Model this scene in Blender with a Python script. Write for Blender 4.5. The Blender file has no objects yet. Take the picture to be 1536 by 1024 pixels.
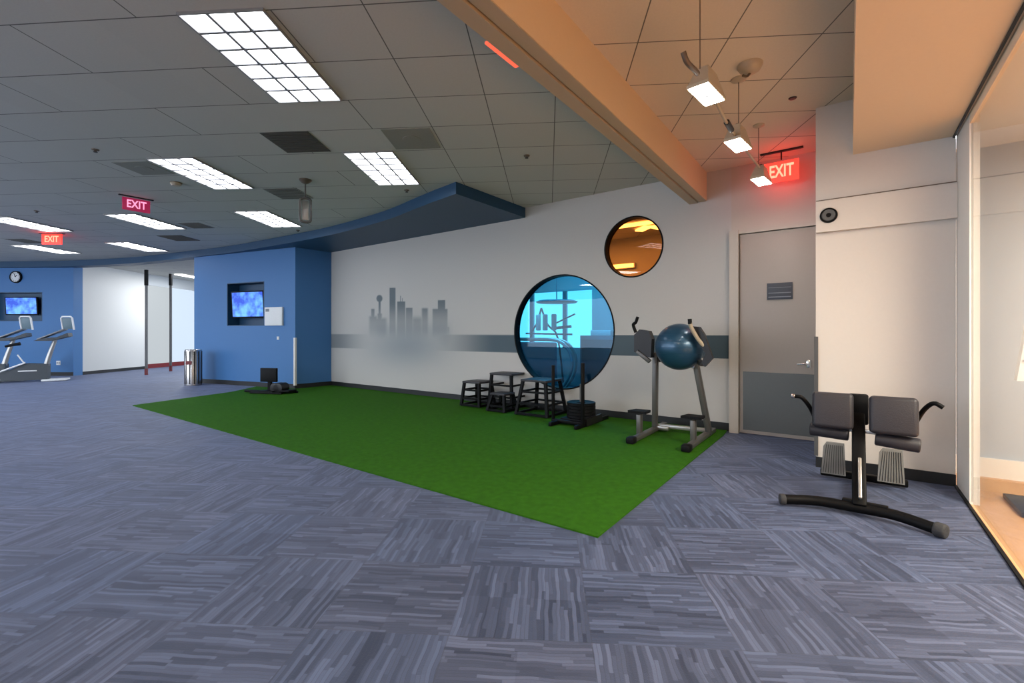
import bpy, bmesh, math, random
from mathutils import Vector, Matrix
random.seed(7)
F = 693.0; HZ = 500.0; EYE = 1.30; CE = 3.50
ANG = math.radians(-36.1)
CW, SW = math.cos(ANG), math.sin(ANG)          # wall axis w = (CW, SW); n = (-SW, CW)
COL = bpy.context.scene.collection
PI = math.pi

# ------------------------------------------------------------- geometry aids
def P(s, t, z=0.0): return Vector((s*CW - t*SW, s*SW + t*CW, z))
def flo(u, v):
    y = F*EYE/(v-HZ); return Vector(((u-768)/F*y, y, 0))
def cei(u, v, z=CE):
    y = F*(z-EYE)/(HZ-v); return Vector(((u-768)/F*y, y, z))
def st(p): return (p[0]*CW + p[1]*SW, -p[0]*SW + p[1]*CW)
def ont(u, v, t):                               # pixel -> (s, z) on the vertical plane at wall depth t
    rx = (u-768)/F; y = t/(-SW*rx + CW)
    return (y*(CW*rx + SW), EYE + (HZ-v)*y/F)
def onseg(u, v, p0, p1):                        # pixel -> (distance along, z) on a vertical plane through p0,p1
    rx = (u-768)/F
    d = Vector((p1[0]-p0[0], p1[1]-p0[1])); L = d.length; d /= L
    # p0 + k d = y (rx,1)
    k = (rx*p0[1]-p0[0])/(d.x-rx*d.y); y = p0[1]+k*d.y
    return (k, EYE+(HZ-v)*y/F)

class MB:
    def __init__(self): self.bm = bmesh.new()
    def _new(self, f):
        bm2 = bmesh.new(); f(bm2)
        me = bpy.data.meshes.new('tmp'); bm2.to_mesh(me); bm2.free()
        self.bm.from_mesh(me); bpy.data.meshes.remove(me)
    def box(self, c, d, rot=None, bev=0.0, seg=2):
        def f(b):
            bmesh.ops.create_cube(b, size=1)
            bmesh.ops.scale(b, vec=d, verts=b.verts)
            if bev > 0: bmesh.ops.bevel(b, geom=b.edges[:], offset=bev, segments=seg, affect='EDGES', profile=.5)
            if rot is not None:
                R = rot if isinstance(rot, Matrix) else (Matrix.Rotation(rot[2],4,'Z')@Matrix.Rotation(rot[1],4,'Y')@Matrix.Rotation(rot[0],4,'X'))
                bmesh.ops.transform(b, matrix=R, verts=b.verts)
            bmesh.ops.translate(b, vec=c, verts=b.verts)
        self._new(f); return self
    def bar(self, a, b_, w, h, bev=0.0, up=(0,0,1)):      # rectangular bar between two points
        a = Vector(a); b_ = Vector(b_); d = b_-a; L = d.length; x = d.normalized()
        up = Vector(up)
        if abs(x.dot(up)) > .95: up = Vector((0,1,0))
        y = up.cross(x).normalized(); z = x.cross(y)
        M = Matrix((x,y,z)).transposed().to_4x4()
        return self.box((a+b_)/2, (L,w,h), M, bev)
    def cyl(self, a, b_, r, r2=None, n=24, bev=0.0):
        a = Vector(a); b_ = Vector(b_); d = b_-a
        def f(b):
            bmesh.ops.create_cone(b, cap_ends=True, segments=n, radius1=r, radius2=r if r2 is None else r2, depth=d.length)
            if bev > 0:
                es = [e for e in b.edges if abs(e.verts[0].co.z-e.verts[1].co.z) < 1e-6]
                bmesh.ops.bevel(b, geom=es, offset=bev, segments=3, affect='EDGES', profile=.5)
            q = Vector((0,0,1)).rotation_difference(d.normalized())
            bmesh.ops.transform(b, matrix=Matrix.Translation((a+b_)/2)@q.to_matrix().to_4x4(), verts=b.verts)
        self._new(f); return self
    def sph(self, c, r, sc=(1,1,1), n=32):
        def f(b):
            bmesh.ops.create_uvsphere(b, u_segments=n, v_segments=n//2, radius=r)
            bmesh.ops.scale(b, vec=sc, verts=b.verts); bmesh.ops.translate(b, vec=c, verts=b.verts)
        self._new(f); return self
    def tube(self, pts, r, n=12, smooth=6):
        pts = [Vector(p) for p in pts]
        if smooth > 1 and len(pts) > 2:
            out = []; e = [pts[0]*2-pts[1]]+pts+[pts[-1]*2-pts[-2]]
            for i in range(1, len(e)-2):
                for k in range(smooth):
                    t = k/smooth; a,b,c,d = e[i-1],e[i],e[i+1],e[i+2]
                    out.append(.5*((2*b)+(c-a)*t+(2*a-5*b+4*c-d)*t*t+(3*b-a-3*c+d)*t**3))
            out.append(pts[-1]); pts = out
        rs = r if isinstance(r, (list,tuple)) else None
        bm = self.bm; rings = []; prev = None
        for i, p in enumerate(pts):
            d = (pts[min(i+1,len(pts)-1)]-pts[max(i-1,0)]).normalized()
            if prev is None:
                u = d.orthogonal().normalized()
            else:
                u = (prev - d*prev.dot(d)).normalized()
            prev = u; w = d.cross(u)
            rr = r if rs is None else rs[0]+(rs[1]-rs[0])*i/(len(pts)-1)
            rings.append([bm.verts.new(p+(u*math.cos(2*PI*k/n)+w*math.sin(2*PI*k/n))*rr) for k in range(n)])
        for A, B in zip(rings, rings[1:]):
            for k in range(n): bm.faces.new((A[k],A[(k+1)%n],B[(k+1)%n],B[k]))
        bm.faces.new(list(reversed(rings[0]))); bm.faces.new(rings[-1])
        return self
    def lathe(self, prof, c=(0,0,0), n=40, axis='Z'):
        bm = self.bm; c = Vector(c); rings = []
        for r, h in prof:
            ring = []
            for k in range(n):
                a = 2*PI*k/n
                if axis == 'Z': v = Vector((r*math.cos(a), r*math.sin(a), h))
                elif axis == 'Y': v = Vector((r*math.cos(a), h, r*math.sin(a)))
                else: v = Vector((h, r*math.cos(a), r*math.sin(a)))
                ring.append(bm.verts.new(c+v))
            rings.append(ring)
        for A, B in zip(rings, rings[1:]):
            for k in range(n): bm.faces.new((A[k],A[(k+1)%n],B[(k+1)%n],B[k]))
        if prof[0] != prof[-1]:
            if prof[0][0] > 1e-5: bm.faces.new(list(reversed(rings[0])))
            if prof[-1][0] > 1e-5: bm.faces.new(rings[-1])
        else: bmesh.ops.remove_doubles(bm, verts=rings[0]+rings[-1], dist=1e-6)
        return self
    def prism(self, pts, vec):                  # planar polygon (3D points) extruded by vec
        bm = self.bm; vec = Vector(vec)
        A = [bm.verts.new(Vector(p)) for p in pts]; B = [bm.verts.new(Vector(p)+vec) for p in pts]
        n = len(A)
        fs = [bm.faces.new(A), bm.faces.new(list(reversed(B)))]
        for k in range(n): bm.faces.new((A[k],B[k],B[(k+1)%n],A[(k+1)%n]))
        for f in fs: f.normal_update()
        if n > 4: bmesh.ops.triangulate(bm, faces=fs)
        return self
    def ring(self, c, r0, r1, h, axis_y=0.0, n=72):   # flat ring standing in local XZ, depth h along +Y
        prof = [(r0,0),(r1,0),(r1,h),(r0,h),(r0,0)]
        return self.lathe(prof, c, n, 'Y')
    def build(self, name, m, parent=None, loc=None, rz=None, smooth=True):
        bm = self.bm
        bmesh.ops.recalc_face_normals(bm, faces=bm.faces)
        me = bpy.data.meshes.new(name); bm.to_mesh(me); bm.free()
        me.materials.append(m)
        if smooth:
            for p in me.polygons: p.use_smooth = True
            try: me.set_sharp_from_angle(angle=math.radians(38))
            except Exception: pass
        o = bpy.data.objects.new(name, me); COL.objects.link(o)
        if parent is not None: o.parent = parent
        if loc is not None: o.location = loc
        if rz is not None: o.rotation_euler = (0,0,rz)
        return o

def tag(o, label, cat, group=None, kind=None):
    o['label'] = label; o['category'] = cat
    if group: o['group'] = group
    if kind: o['kind'] = kind
    return o
def thing(name, label, cat, loc, rz=0.0, group=None):
    o = bpy.data.objects.new(name, None); COL.objects.link(o); o.empty_display_size = .1
    o.location = loc; o.rotation_euler = (0,0,rz)
    return tag(o, label, cat, group)
def struct(o): o['kind'] = 'structure'; return o
def copy_tree(o, parent=None):
    c = o.copy(); COL.objects.link(c); c.parent = parent
    for ch in [x for x in bpy.data.objects if x.parent == o]: copy_tree(ch, c)
    return c

# ------------------------------------------------------------------ materials
def srgb(r, g, b):
    f = lambda c: (c/255/12.92) if c/255 <= .04045 else ((c/255+.055)/1.055)**2.4
    return (f(r), f(g), f(b), 1)
def lin(r, g, b): return (r, g, b, 1)
def base(name):
    m = bpy.data.materials.new(name); m.use_nodes = True
    nt = m.node_tree; return m, nt, nt.nodes['Principled BSDF']
def mat(name, col, rough=.5, metal=0.0, spec=.5, noise=.06, nscale=40, bump=0.0, coat=0.0):
    m, nt, b = base(name)
    b.inputs['Roughness'].default_value = rough; b.inputs['Metallic'].default_value = metal
    b.inputs['Specular IOR Level'].default_value = spec
    if coat: b.inputs['Coat Weight'].default_value = coat
    tc = nt.nodes.new('ShaderNodeTexCoord'); nz = nt.nodes.new('ShaderNodeTexNoise')
    nz.inputs['Scale'].default_value = nscale; nz.inputs['Detail'].default_value = 3
    nt.links.new(tc.outputs['Object'], nz.inputs['Vector'])
    mx = nt.nodes.new('ShaderNodeMix'); mx.data_type = 'RGBA'
    mx.inputs[6].default_value = tuple(c*(1-noise) for c in col[:3])+(1,)
    mx.inputs[7].default_value = tuple(min(1, c*(1+noise)) for c in col[:3])+(1,)
    nt.links.new(nz.outputs['Fac'], mx.inputs[0]); nt.links.new(mx.outputs[2], b.inputs['Base Color'])
    if bump:
        bp = nt.nodes.new('ShaderNodeBump'); bp.inputs['Strength'].default_value = bump; bp.inputs['Distance'].default_value = .01
        nt.links.new(nz.outputs['Fac'], bp.inputs['Height']); nt.links.new(bp.outputs['Normal'], b.inputs['Normal'])
    return m
def emit(name, col, s):
    m, nt, b = base(name)
    b.inputs['Base Color'].default_value = (.02,.02,.02,1)
    b.inputs['Emission Color'].default_value = col; b.inputs['Emission Strength'].default_value = s
    return m
class N:                                        # tiny math-node writer
    def __init__(self, nt): self.nt = nt
    def m(self, op, *a, clamp=False):
        n = self.nt.nodes.new('ShaderNodeMath'); n.operation = op; n.use_clamp = clamp
        for i, x in enumerate(a):
            if isinstance(x, (int,float)): n.inputs[i].default_value = x
            else: self.nt.links.new(x, n.inputs[i])
        return n.outputs[0]
    def comb(self, x, y, z=0.0):
        n = self.nt.nodes.new('ShaderNodeCombineXYZ')
        for i, v in enumerate((x,y,z)):
            if isinstance(v, (int,float)): n.inputs[i].default_value = v
            else: self.nt.links.new(v, n.inputs[i])
        return n.outputs[0]
    def white(self, v):
        n = self.nt.nodes.new('ShaderNodeTexWhiteNoise'); n.noise_dimensions = '3D'
        self.nt.links.new(v, n.inputs['Vector']); return n.outputs['Value']
    def noise(self, v, scale, detail=2, rough=.5):
        n = self.nt.nodes.new('ShaderNodeTexNoise'); n.inputs['Scale'].default_value = scale
        n.inputs['Detail'].default_value = detail; n.inputs['Roughness'].default_value = rough
        self.nt.links.new(v, n.inputs['Vector']); return n.outputs['Fac']
    def mix(self, f, a, b):
        n = self.nt.nodes.new('ShaderNodeMix'); n.data_type = 'RGBA'
        for i, x in ((0,f),(6,a),(7,b)):
            if isinstance(x, (int,float,tuple)): n.inputs[i].default_value = x
            else: self.nt.links.new(x, n.inputs[i])
        return n.outputs[2]
    def coords(self, rz=0.0):
        tc = self.nt.nodes.new('ShaderNodeTexCoord'); mp = self.nt.nodes.new('ShaderNodeMapping')
        mp.inputs['Rotation'].default_value = (0,0,rz)
        self.nt.links.new(tc.outputs['Object'], mp.inputs['Vector'])
        sp = self.nt.nodes.new('ShaderNodeSeparateXYZ'); self.nt.links.new(mp.outputs[0], sp.inputs[0])
        return sp.outputs[0], sp.outputs[1], mp.outputs[0]

def carpet_mat():
    m, nt, b = base('carpet_tiles'); n = N(nt)
    x, y, vec = n.coords(math.radians(4.5))
    T = .61
    u = n.m('DIVIDE', n.m('ADD', x, .43), T); v = n.m('DIVIDE', n.m('ADD', y, .48+.61), T)
    iu = n.m('FLOOR', u); iv = n.m('FLOOR', v)
    par = n.m('MODULO', n.m('ABSOLUTE', n.m('ADD', iu, iv)), 2.0)     # 0 or 1
    fu = n.m('FRACT', u); fv = n.m('FRACT', v)
    ipar = n.m('SUBTRACT', 1.0, par)
    a = n.m('ADD', n.m('MULTIPLY', fu, par), n.m('MULTIPLY', fv, ipar))   # across the lines
    c = n.m('ADD', n.m('MULTIPLY', fv, par), n.m('MULTIPLY', fu, ipar))   # along the lines
    wob = n.m('MULTIPLY', n.m('SUBTRACT', n.noise(vec, 5, 1), .5), .05)
    a = n.m('ADD', a, wob)
    A = n.m('MULTIPLY', a, 34.0); ia = n.m('FLOOR', A); fa = n.m('FRACT', A)
    r0 = n.white(n.comb(iu, iv, ia))
    C = n.m('ADD', n.m('MULTIPLY', c, 2.6), n.m('MULTIPLY', r0, 5.0)); ic = n.m('FLOOR', C)
    r1 = n.white(n.comb(n.m('ADD', ia, n.m('MULTIPLY', iu, 41.0)), n.m('ADD', ic, n.m('MULTIPLY', iv, 17.0)), 3.0))
    B = n.m('MULTIPLY', a, 9.0); rb = n.white(n.comb(n.m('FLOOR', B), n.m('FLOOR', n.m('MULTIPLY', c, 2.0)), n.m('ADD', iu, n.m('MULTIPLY', iv, 7.0))))
    tone = n.m('ADD', n.m('MULTIPLY', n.m('POWER', r1, 2.0), .65), n.m('MULTIPLY', rb, .35))
    col = n.mix(tone, lin(.014,.020,.040), lin(.098,.124,.196))
    tint = n.mix(n.white(n.comb(iu, iv, 9.0)), lin(.90,.95,1.06), lin(1.08,1.0,1.02))
    mul = nt.nodes.new('ShaderNodeMix'); mul.data_type = 'RGBA'; mul.blend_type = 'MULTIPLY'; mul.inputs[0].default_value = 1
    nt.links.new(col, mul.inputs[6]); nt.links.new(tint, mul.inputs[7])
    # thin dark grooves between the raised lines and at the tile joints
    gr = n.m('LESS_THAN', fa, .16)
    edge = n.m('MAXIMUM', n.m('LESS_THAN', fu, .008), n.m('LESS_THAN', fv, .008))
    dk = n.m('MAXIMUM', n.m('MULTIPLY', gr, .45), n.m('MULTIPLY', edge, .5))
    col2 = n.mix(dk, mul.outputs[2], lin(.030,.034,.050))
    nt.links.new(col2, b.inputs['Base Color'])
    b.inputs['Roughness'].default_value = .55; b.inputs['Specular IOR Level'].default_value = .35
    b.inputs['Sheen Weight'].default_value = .22; b.inputs['Sheen Tint'].default_value = (.55,.65,1,1)
    bp = nt.nodes.new('ShaderNodeBump'); bp.inputs['Strength'].default_value = .5; bp.inputs['Distance'].default_value = .004
    h = n.m('ADD', n.m('MULTIPLY', tone, .8), n.m('MULTIPLY', n.noise(vec, 220, 2), .5))
    nt.links.new(h, bp.inputs['Height']); nt.links.new(bp.outputs['Normal'], b.inputs['Normal'])
    return m
def turf_mat():
    m, nt, b = base('green_turf'); n = N(nt)
    x, y, vec = n.coords(0)
    f = n.noise(vec, 260, 3, .7); g = n.noise(vec, 18, 3)
    k = n.m('ADD', n.m('MULTIPLY', f, .75), n.m('MULTIPLY', g, .25))
    k = n.m('MULTIPLY', n.m('SUBTRACT', k, .3), 2.4, clamp=True)
    col = n.mix(k, lin(.012,.066,.003), lin(.056,.210,.010))
    nt.links.new(col, b.inputs['Base Color']); b.inputs['Roughness'].default_value = .8
    b.inputs['Specular IOR Level'].default_value = .1
    bp = nt.nodes.new('ShaderNodeBump'); bp.inputs['Strength'].default_value = .8; bp.inputs['Distance'].default_value = .008
    nt.links.new(f, bp.inputs['Height']); nt.links.new(bp.outputs['Normal'], b.inputs['Normal'])
    return m
def ceiling_mat(name, c0, dx, dy, x0, y0, longleft):
    m, nt, b = base(name); n = N(nt)
    x, y, vec = n.coords(math.radians(4.5))
    u = n.m('DIVIDE', n.m('SUBTRACT', x, x0), dx); v = n.m('DIVIDE', n.m('SUBTRACT', y, y0), dy)
    fv = n.m('FRACT', v); iv = n.m('FLOOR', v)
    e2 = n.m('LESS_THAN', n.m('ABSOLUTE', n.m('SUBTRACT', fv, .5)), .5-.008)
    l1 = n.m('LESS_THAN', n.m('FRACT', u), .014)
    if longleft:
        uu = n.m('ADD', n.m('DIVIDE', u, 3.0), n.m('MULTIPLY', n.m('MODULO', n.m('ABSOLUTE', iv), 2.0), .5))
        l2 = n.m('LESS_THAN', n.m('FRACT', uu), .005)
        isl = n.m('LESS_THAN', x, x0-2.9*dx)
        l1 = n.m('ADD', n.m('MULTIPLY', l2, isl), n.m('MULTIPLY', l1, n.m('SUBTRACT', 1.0, isl)))
        far = n.m('LESS_THAN', y, 13.6)
    line = n.m('MAXIMUM', l1, n.m('SUBTRACT', 1.0, e2))
    sp = n.noise(vec, 60, 3)
    body = n.mix(sp, tuple(c*.94 for c in c0[:3])+(1,), tuple(min(1,c*1.05) for c in c0[:3])+(1,))
    tt = n.white(n.comb(n.m('FLOOR', u), iv, 1.0))
    body2 = n.mix(n.m('MULTIPLY', tt, .10), body, tuple(c*.6 for c in c0[:3])+(1,))
    col = n.mix(n.m('MULTIPLY', line, .8), body2, lin(.035,.035,.035))
    nt.links.new(col, b.inputs['Base Color']); b.inputs['Roughness'].default_value = .9
    b.inputs['Specular IOR Level'].default_value = .2
    return m
def glass_mat(name, tint, ior=1.45, rough=0.0, boost=1.0):
    m, nt, b = base(name); nt.nodes.remove(b); n = N(nt)
    out = [x for x in nt.nodes if x.type == 'OUTPUT_MATERIAL'][0]
    tr = nt.nodes.new('ShaderNodeBsdfTransparent'); tr.inputs[0].default_value = tint
    gl = nt.nodes.new('ShaderNodeBsdfGlossy'); gl.inputs['Roughness'].default_value = rough
    fr = nt.nodes.new('ShaderNodeFresnel'); fr.inputs[0].default_value = ior
    ge = nt.nodes.new('ShaderNodeNewGeometry')
    iv = n.m('ADD', n.m('MULTIPLY', ge.outputs['Backfacing'], 1/ior-ior), ior)
    nt.links.new(iv, fr.inputs[0])
    k = n.m('MULTIPLY', fr.outputs[0], boost, clamp=True)
    mx = nt.nodes.new('ShaderNodeMixShader')
    nt.links.new(k, mx.inputs[0]); nt.links.new(tr.outputs[0], mx.inputs[1]); nt.links.new(gl.outputs[0], mx.inputs[2])
    nt.links.new(mx.outputs[0], out.inputs[0]); return m
def wood_mat():
    m, nt, b = base('wood_floor'); n = N(nt)
    x, y, vec = n.coords(-ANG)
    iy = n.m('FLOOR', n.m('MULTIPLY', x, 9.0)); v2 = n.comb(n.m('MULTIPLY', x, 12.0), n.m('MULTIPLY', y, 1.2), iy)
    f = n.noise(v2, 4, 4)
    k = n.m('ADD', n.m('MULTIPLY', f, .6), n.m('MULTIPLY', n.white(n.comb(iy, 0.0, 0.0)), .4))
    nt.links.new(n.mix(k, lin(.42,.20,.075), lin(.66,.36,.16)), b.inputs['Base Color'])
    b.inputs['Roughness'].default_value = .35; return m
def screen_mat(name, s):
    m, nt, b = base(name); n = N(nt)
    x, y, vec = n.coords(0)
    tc = nt.nodes.new('ShaderNodeTexCoord'); f = n.noise(tc.outputs['Object'], 2.6, 3, .6)
    k = n.m('MULTIPLY', n.m('SUBTRACT', f, .42), 5.0, clamp=True)
    nt.links.new(n.mix(k, lin(.004,.05,.50), lin(.12,.38,.85)), b.inputs['Emission Color'])
    b.inputs['Emission Strength'].default_value = s; b.inputs['Base Color'].default_value = (.01,.01,.02,1); return m
def vcol_mat(name):
    m, nt, b = base(name); a = nt.nodes.new('ShaderNodeVertexColor'); a.layer_name = 'paint'
    nt.links.new(a.outputs['Color'], b.inputs['Base Color']); b.inputs['Roughness'].default_value = .6; return m

WALLC = (.52,.50,.475)
M = dict(
    carpet=carpet_mat(), turf=turf_mat(), wood=wood_mat(),
    ceil=ceiling_mat('ceiling_tiles', lin(.57,.57,.54), .65, .61, .06, .564, True),
    ceilr=ceiling_mat('warm_lit_ceiling_tiles', lin(.76,.66,.55), .665, .61, .005, .51, False),  # pale tiles tinted tan, warm bounced light put into the colour
    ceilp=mat('pale_ceiling', lin(.6,.6,.6), .8),
    wall=mat('grey_wall_paint', lin(*WALLC), .6, noise=.02),
    cream=mat('cream_wall_paint', lin(.66,.61,.56), .55, noise=.02),
    beam=mat('warm_lit_beam_tan', lin(.72,.54,.35), .6, noise=.02),  # tan raised to carry the warm light falling on the beam
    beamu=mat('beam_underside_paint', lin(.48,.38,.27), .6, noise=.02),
    bulk=mat('warm_lit_bulkhead', lin(.82,.64,.46), .6, noise=.02),  # warm light from the wood floor painted into the bulkhead colour
    blue=mat('blue_wall_paint', lin(.044,.165,.40), .55, noise=.03),
    navy=mat('navy_soffit_paint', lin(.011,.060,.135), .5, noise=.03),
    slate=mat('slate_stripe_paint', lin(.045,.075,.095), .55, noise=.03),
    base=mat('black_baseboard', lin(.008,.009,.011), .5, noise=.1),
    black=mat('black_metal', lin(.003,.003,.0035), .5, spec=.12, noise=.1),
    matte=mat('black_rubber', lin(.005,.005,.006), .6, spec=.15, noise=.15),
    grip=mat('grip_rubber', lin(.03,.03,.033), .8, noise=.1, nscale=90, bump=.2),
    pad=mat('charcoal_vinyl', lin(.030,.028,.034), .45, spec=.35, noise=.1, nscale=120, bump=.15),
    steel=mat('silver_metal', lin(.42,.41,.39), .35, metal=.8, noise=.05),
    gsteel=mat('grey_painted_steel', lin(.12,.115,.11), .4, metal=.5, noise=.06),
    fplate=mat('foot_plate_grey', lin(.16,.16,.155), .5, noise=.05), farw=mat('cool_grey_paint', lin(.38,.43,.50), .6, noise=.02),
    chrome=mat('chrome', lin(.75,.75,.75), .15, metal=1),
    bin=mat('brushed_steel', lin(.55,.53,.52), .25, metal=1.0, noise=.06),
    darkm=mat('dark_metal', lin(.018,.017,.018), .4, metal=.4),
    white=mat('white_plastic', lin(.72,.73,.74), .45, noise=.02),
    whitew=mat('white_frame_paint', lin(.74,.71,.67), .45, noise=.02),
    frosted=mat('frosted_wall', lin(.62,.63,.62), .5, noise=.03),
    ball=mat('blue_ball_vinyl', lin(.020,.075,.140), .32, metal=.35, noise=.05, coat=.3),
    door=mat('door_paint', lin(.40,.35,.31), .5, noise=.02),
    doorf=mat('door_frame_paint', lin(.52,.47,.41), .5, noise=.02),
    kick=mat('kick_plate', lin(.13,.135,.13), .4, metal=.6, noise=.04),
    guard=mat('corner_guard', lin(.10,.10,.10), .4, metal=.3),
    plaque=mat('plaque_slate', lin(.055,.062,.08), .5), plaquel=mat('plaque_line', lin(.22,.23,.26), .5),
    vent=mat('dark_vent', lin(.075,.07,.06), .7), ventl=mat('grey_vent', lin(.27,.27,.24), .7),
    frame=mat('light_frame', lin(.25,.25,.25), .5), louv=mat('louvre_white', lin(.22,.22,.24), .4),
    tanm=mat('tan_metal', lin(.50,.42,.31), .45, metal=.2), brz=mat('bronze_metal', lin(.16,.12,.09), .5, metal=.4),
    lamp=emit('ceiling_lamp_glow', lin(.93,.96,1.0), 4.5),
    lampw=emit('track_lamp_glow', lin(1,.93,.84), 40.0),
    red=emit('exit_red_glow', lin(1,.02,.012), 2.6), redl=emit('exit_letter_glow', lin(1,.10,.06), 4.0),
    mag=emit('exit_magenta', lin(.35,.01,.07), .5), magl=emit('exit_pink_letters', lin(.95,.30,.50), .9),
    redp=mat('dark_red_paint', lin(.16,.012,.016), .5),
    reflr=emit('red_reflection_glow', lin(1,.10,.05), .95),
    tv=screen_mat('tv_screen', .95),
    glass=glass_mat('clear_glass', lin(.95,.97,.96), 1.5, 0.0, .75),
    bglass=glass_mat('blue_glass', lin(.22,.66,.89), 1.45, 0.0, .7),
    oglass=glass_mat('orange_glass', lin(1,.52,.20), 1.45, 0.0, .9),
    skyb=emit('back_window_daylight', lin(1,.80,.70), 1.5), sky=emit('daylit_frosted_glass', lin(.70,.84,1.0), .56), skyw=emit('frosted_panel_glow', lin(.66,.72,.76), .45),
    slot=emit('slot_light', lin(1,.98,.95), 2.0),
    clear=glass_mat('sign_panel', lin(.8,.85,.85), 1.45),
    console=mat('console_grey', lin(.22,.23,.25), .4), hous=mat('housing_grey', lin(.045,.055,.065), .45),
    gym=mat('back_room_paint', lin(.45,.48,.5), .6),
    backd=mat('back_room_slate', lin(.10,.16,.2), .5),
    paperw=mat('paper_white', lin(.78,.79,.8), .6), ink=mat('ink_grey', lin(.2,.22,.25), .6),
)

# ------------------------------------------------------------------ the shell
def quad_st(s0, s1, t0, t1, z):
    return [P(s0,t0,z), P(s1,t0,z), P(s1,t1,z), P(s0,t1,z)]
struct(MB().prism(quad_st(-27,.745,-7,14,0), (0,0,-.1)).build('floor', M['carpet'], smooth=False))
struct(MB().prism(quad_st(.745,7,-7,7,0), (0,0,-.1)).build('floor', M['wood'], smooth=False))
struct(MB().prism(quad_st(-27,-1.62,-7,14,CE), (0,0,.1)).build('ceiling', M['ceil'], smooth=False))
struct(MB().prism(quad_st(-1.62,.75,-7,8.5,CE), (0,0,.1)).build('ceiling', M['ceilr'], smooth=False))
struct(MB().prism(quad_st(.80,7,-7,7,3.0), (0,0,.1)).build('ceiling', M['ceilp'], smooth=False))

def panel(name, p0, p1, z0, z1, thick, holes, m, parent=None):
    """vertical wall from p0 to p1 (XY), holes = loops of (along, z); built as one solid with real openings"""
    p0 = Vector((p0[0],p0[1],0)); p1 = Vector((p1[0],p1[1],0)); d = (p1-p0); L = d.length; d.normalize()
    n = Vector((-d.y, d.x, 0))
    bm = bmesh.new()
    loops = [[(0,z0),(L,z0),(L,z1),(0,z1)]] + holes
    es = []
    for lp in loops:
        vs = [bm.verts.new(p0 + d*a + Vector((0,0,z))) for a, z in lp]
        for i in range(len(vs)): es.append(bm.edges.new((vs[i], vs[(i+1)%len(vs)])))
    bmesh.ops.triangle_fill(bm, edges=es, use_beauty=True, normal=n)
    r = bmesh.ops.extrude_face_region(bm, geom=bm.faces[:])
    bmesh.ops.translate(bm, vec=n*thick, verts=[v for v in r['geom'] if isinstance(v, bmesh.types.BMVert)])
    bmesh.ops.recalc_face_normals(bm, faces=bm.faces)
    me = bpy.data.meshes.new(name); bm.to_mesh(me); bm.free(); me.materials.append(m)
    o = bpy.data.objects.new(name, me); COL.objects.link(o)
    if parent: o.parent = parent
    return o
def circ(c, z, r, n=96): return [(c+r*math.cos(2*PI*k/n), z+r*math.sin(2*PI*k/n)) for k in range(n)]
def rect(a0, a1, z0, z1): return [(a0,z0),(a1,z0),(a1,z1),(a0,z1)]

TW = 6.67
S0, S1 = -10.45, -1.26
BC, BZ, BR = -3.86, 1.325, .945     # big round window
OC, OZ, OR_ = -2.62, 2.60, .452     # small round window
wall = struct(panel('wall_back', P(S0,TW), P(S1,TW), 0, CE, .14, [circ(BC-S0,BZ,BR), circ(OC-S0,OZ,OR_)], M['wall']))

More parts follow.
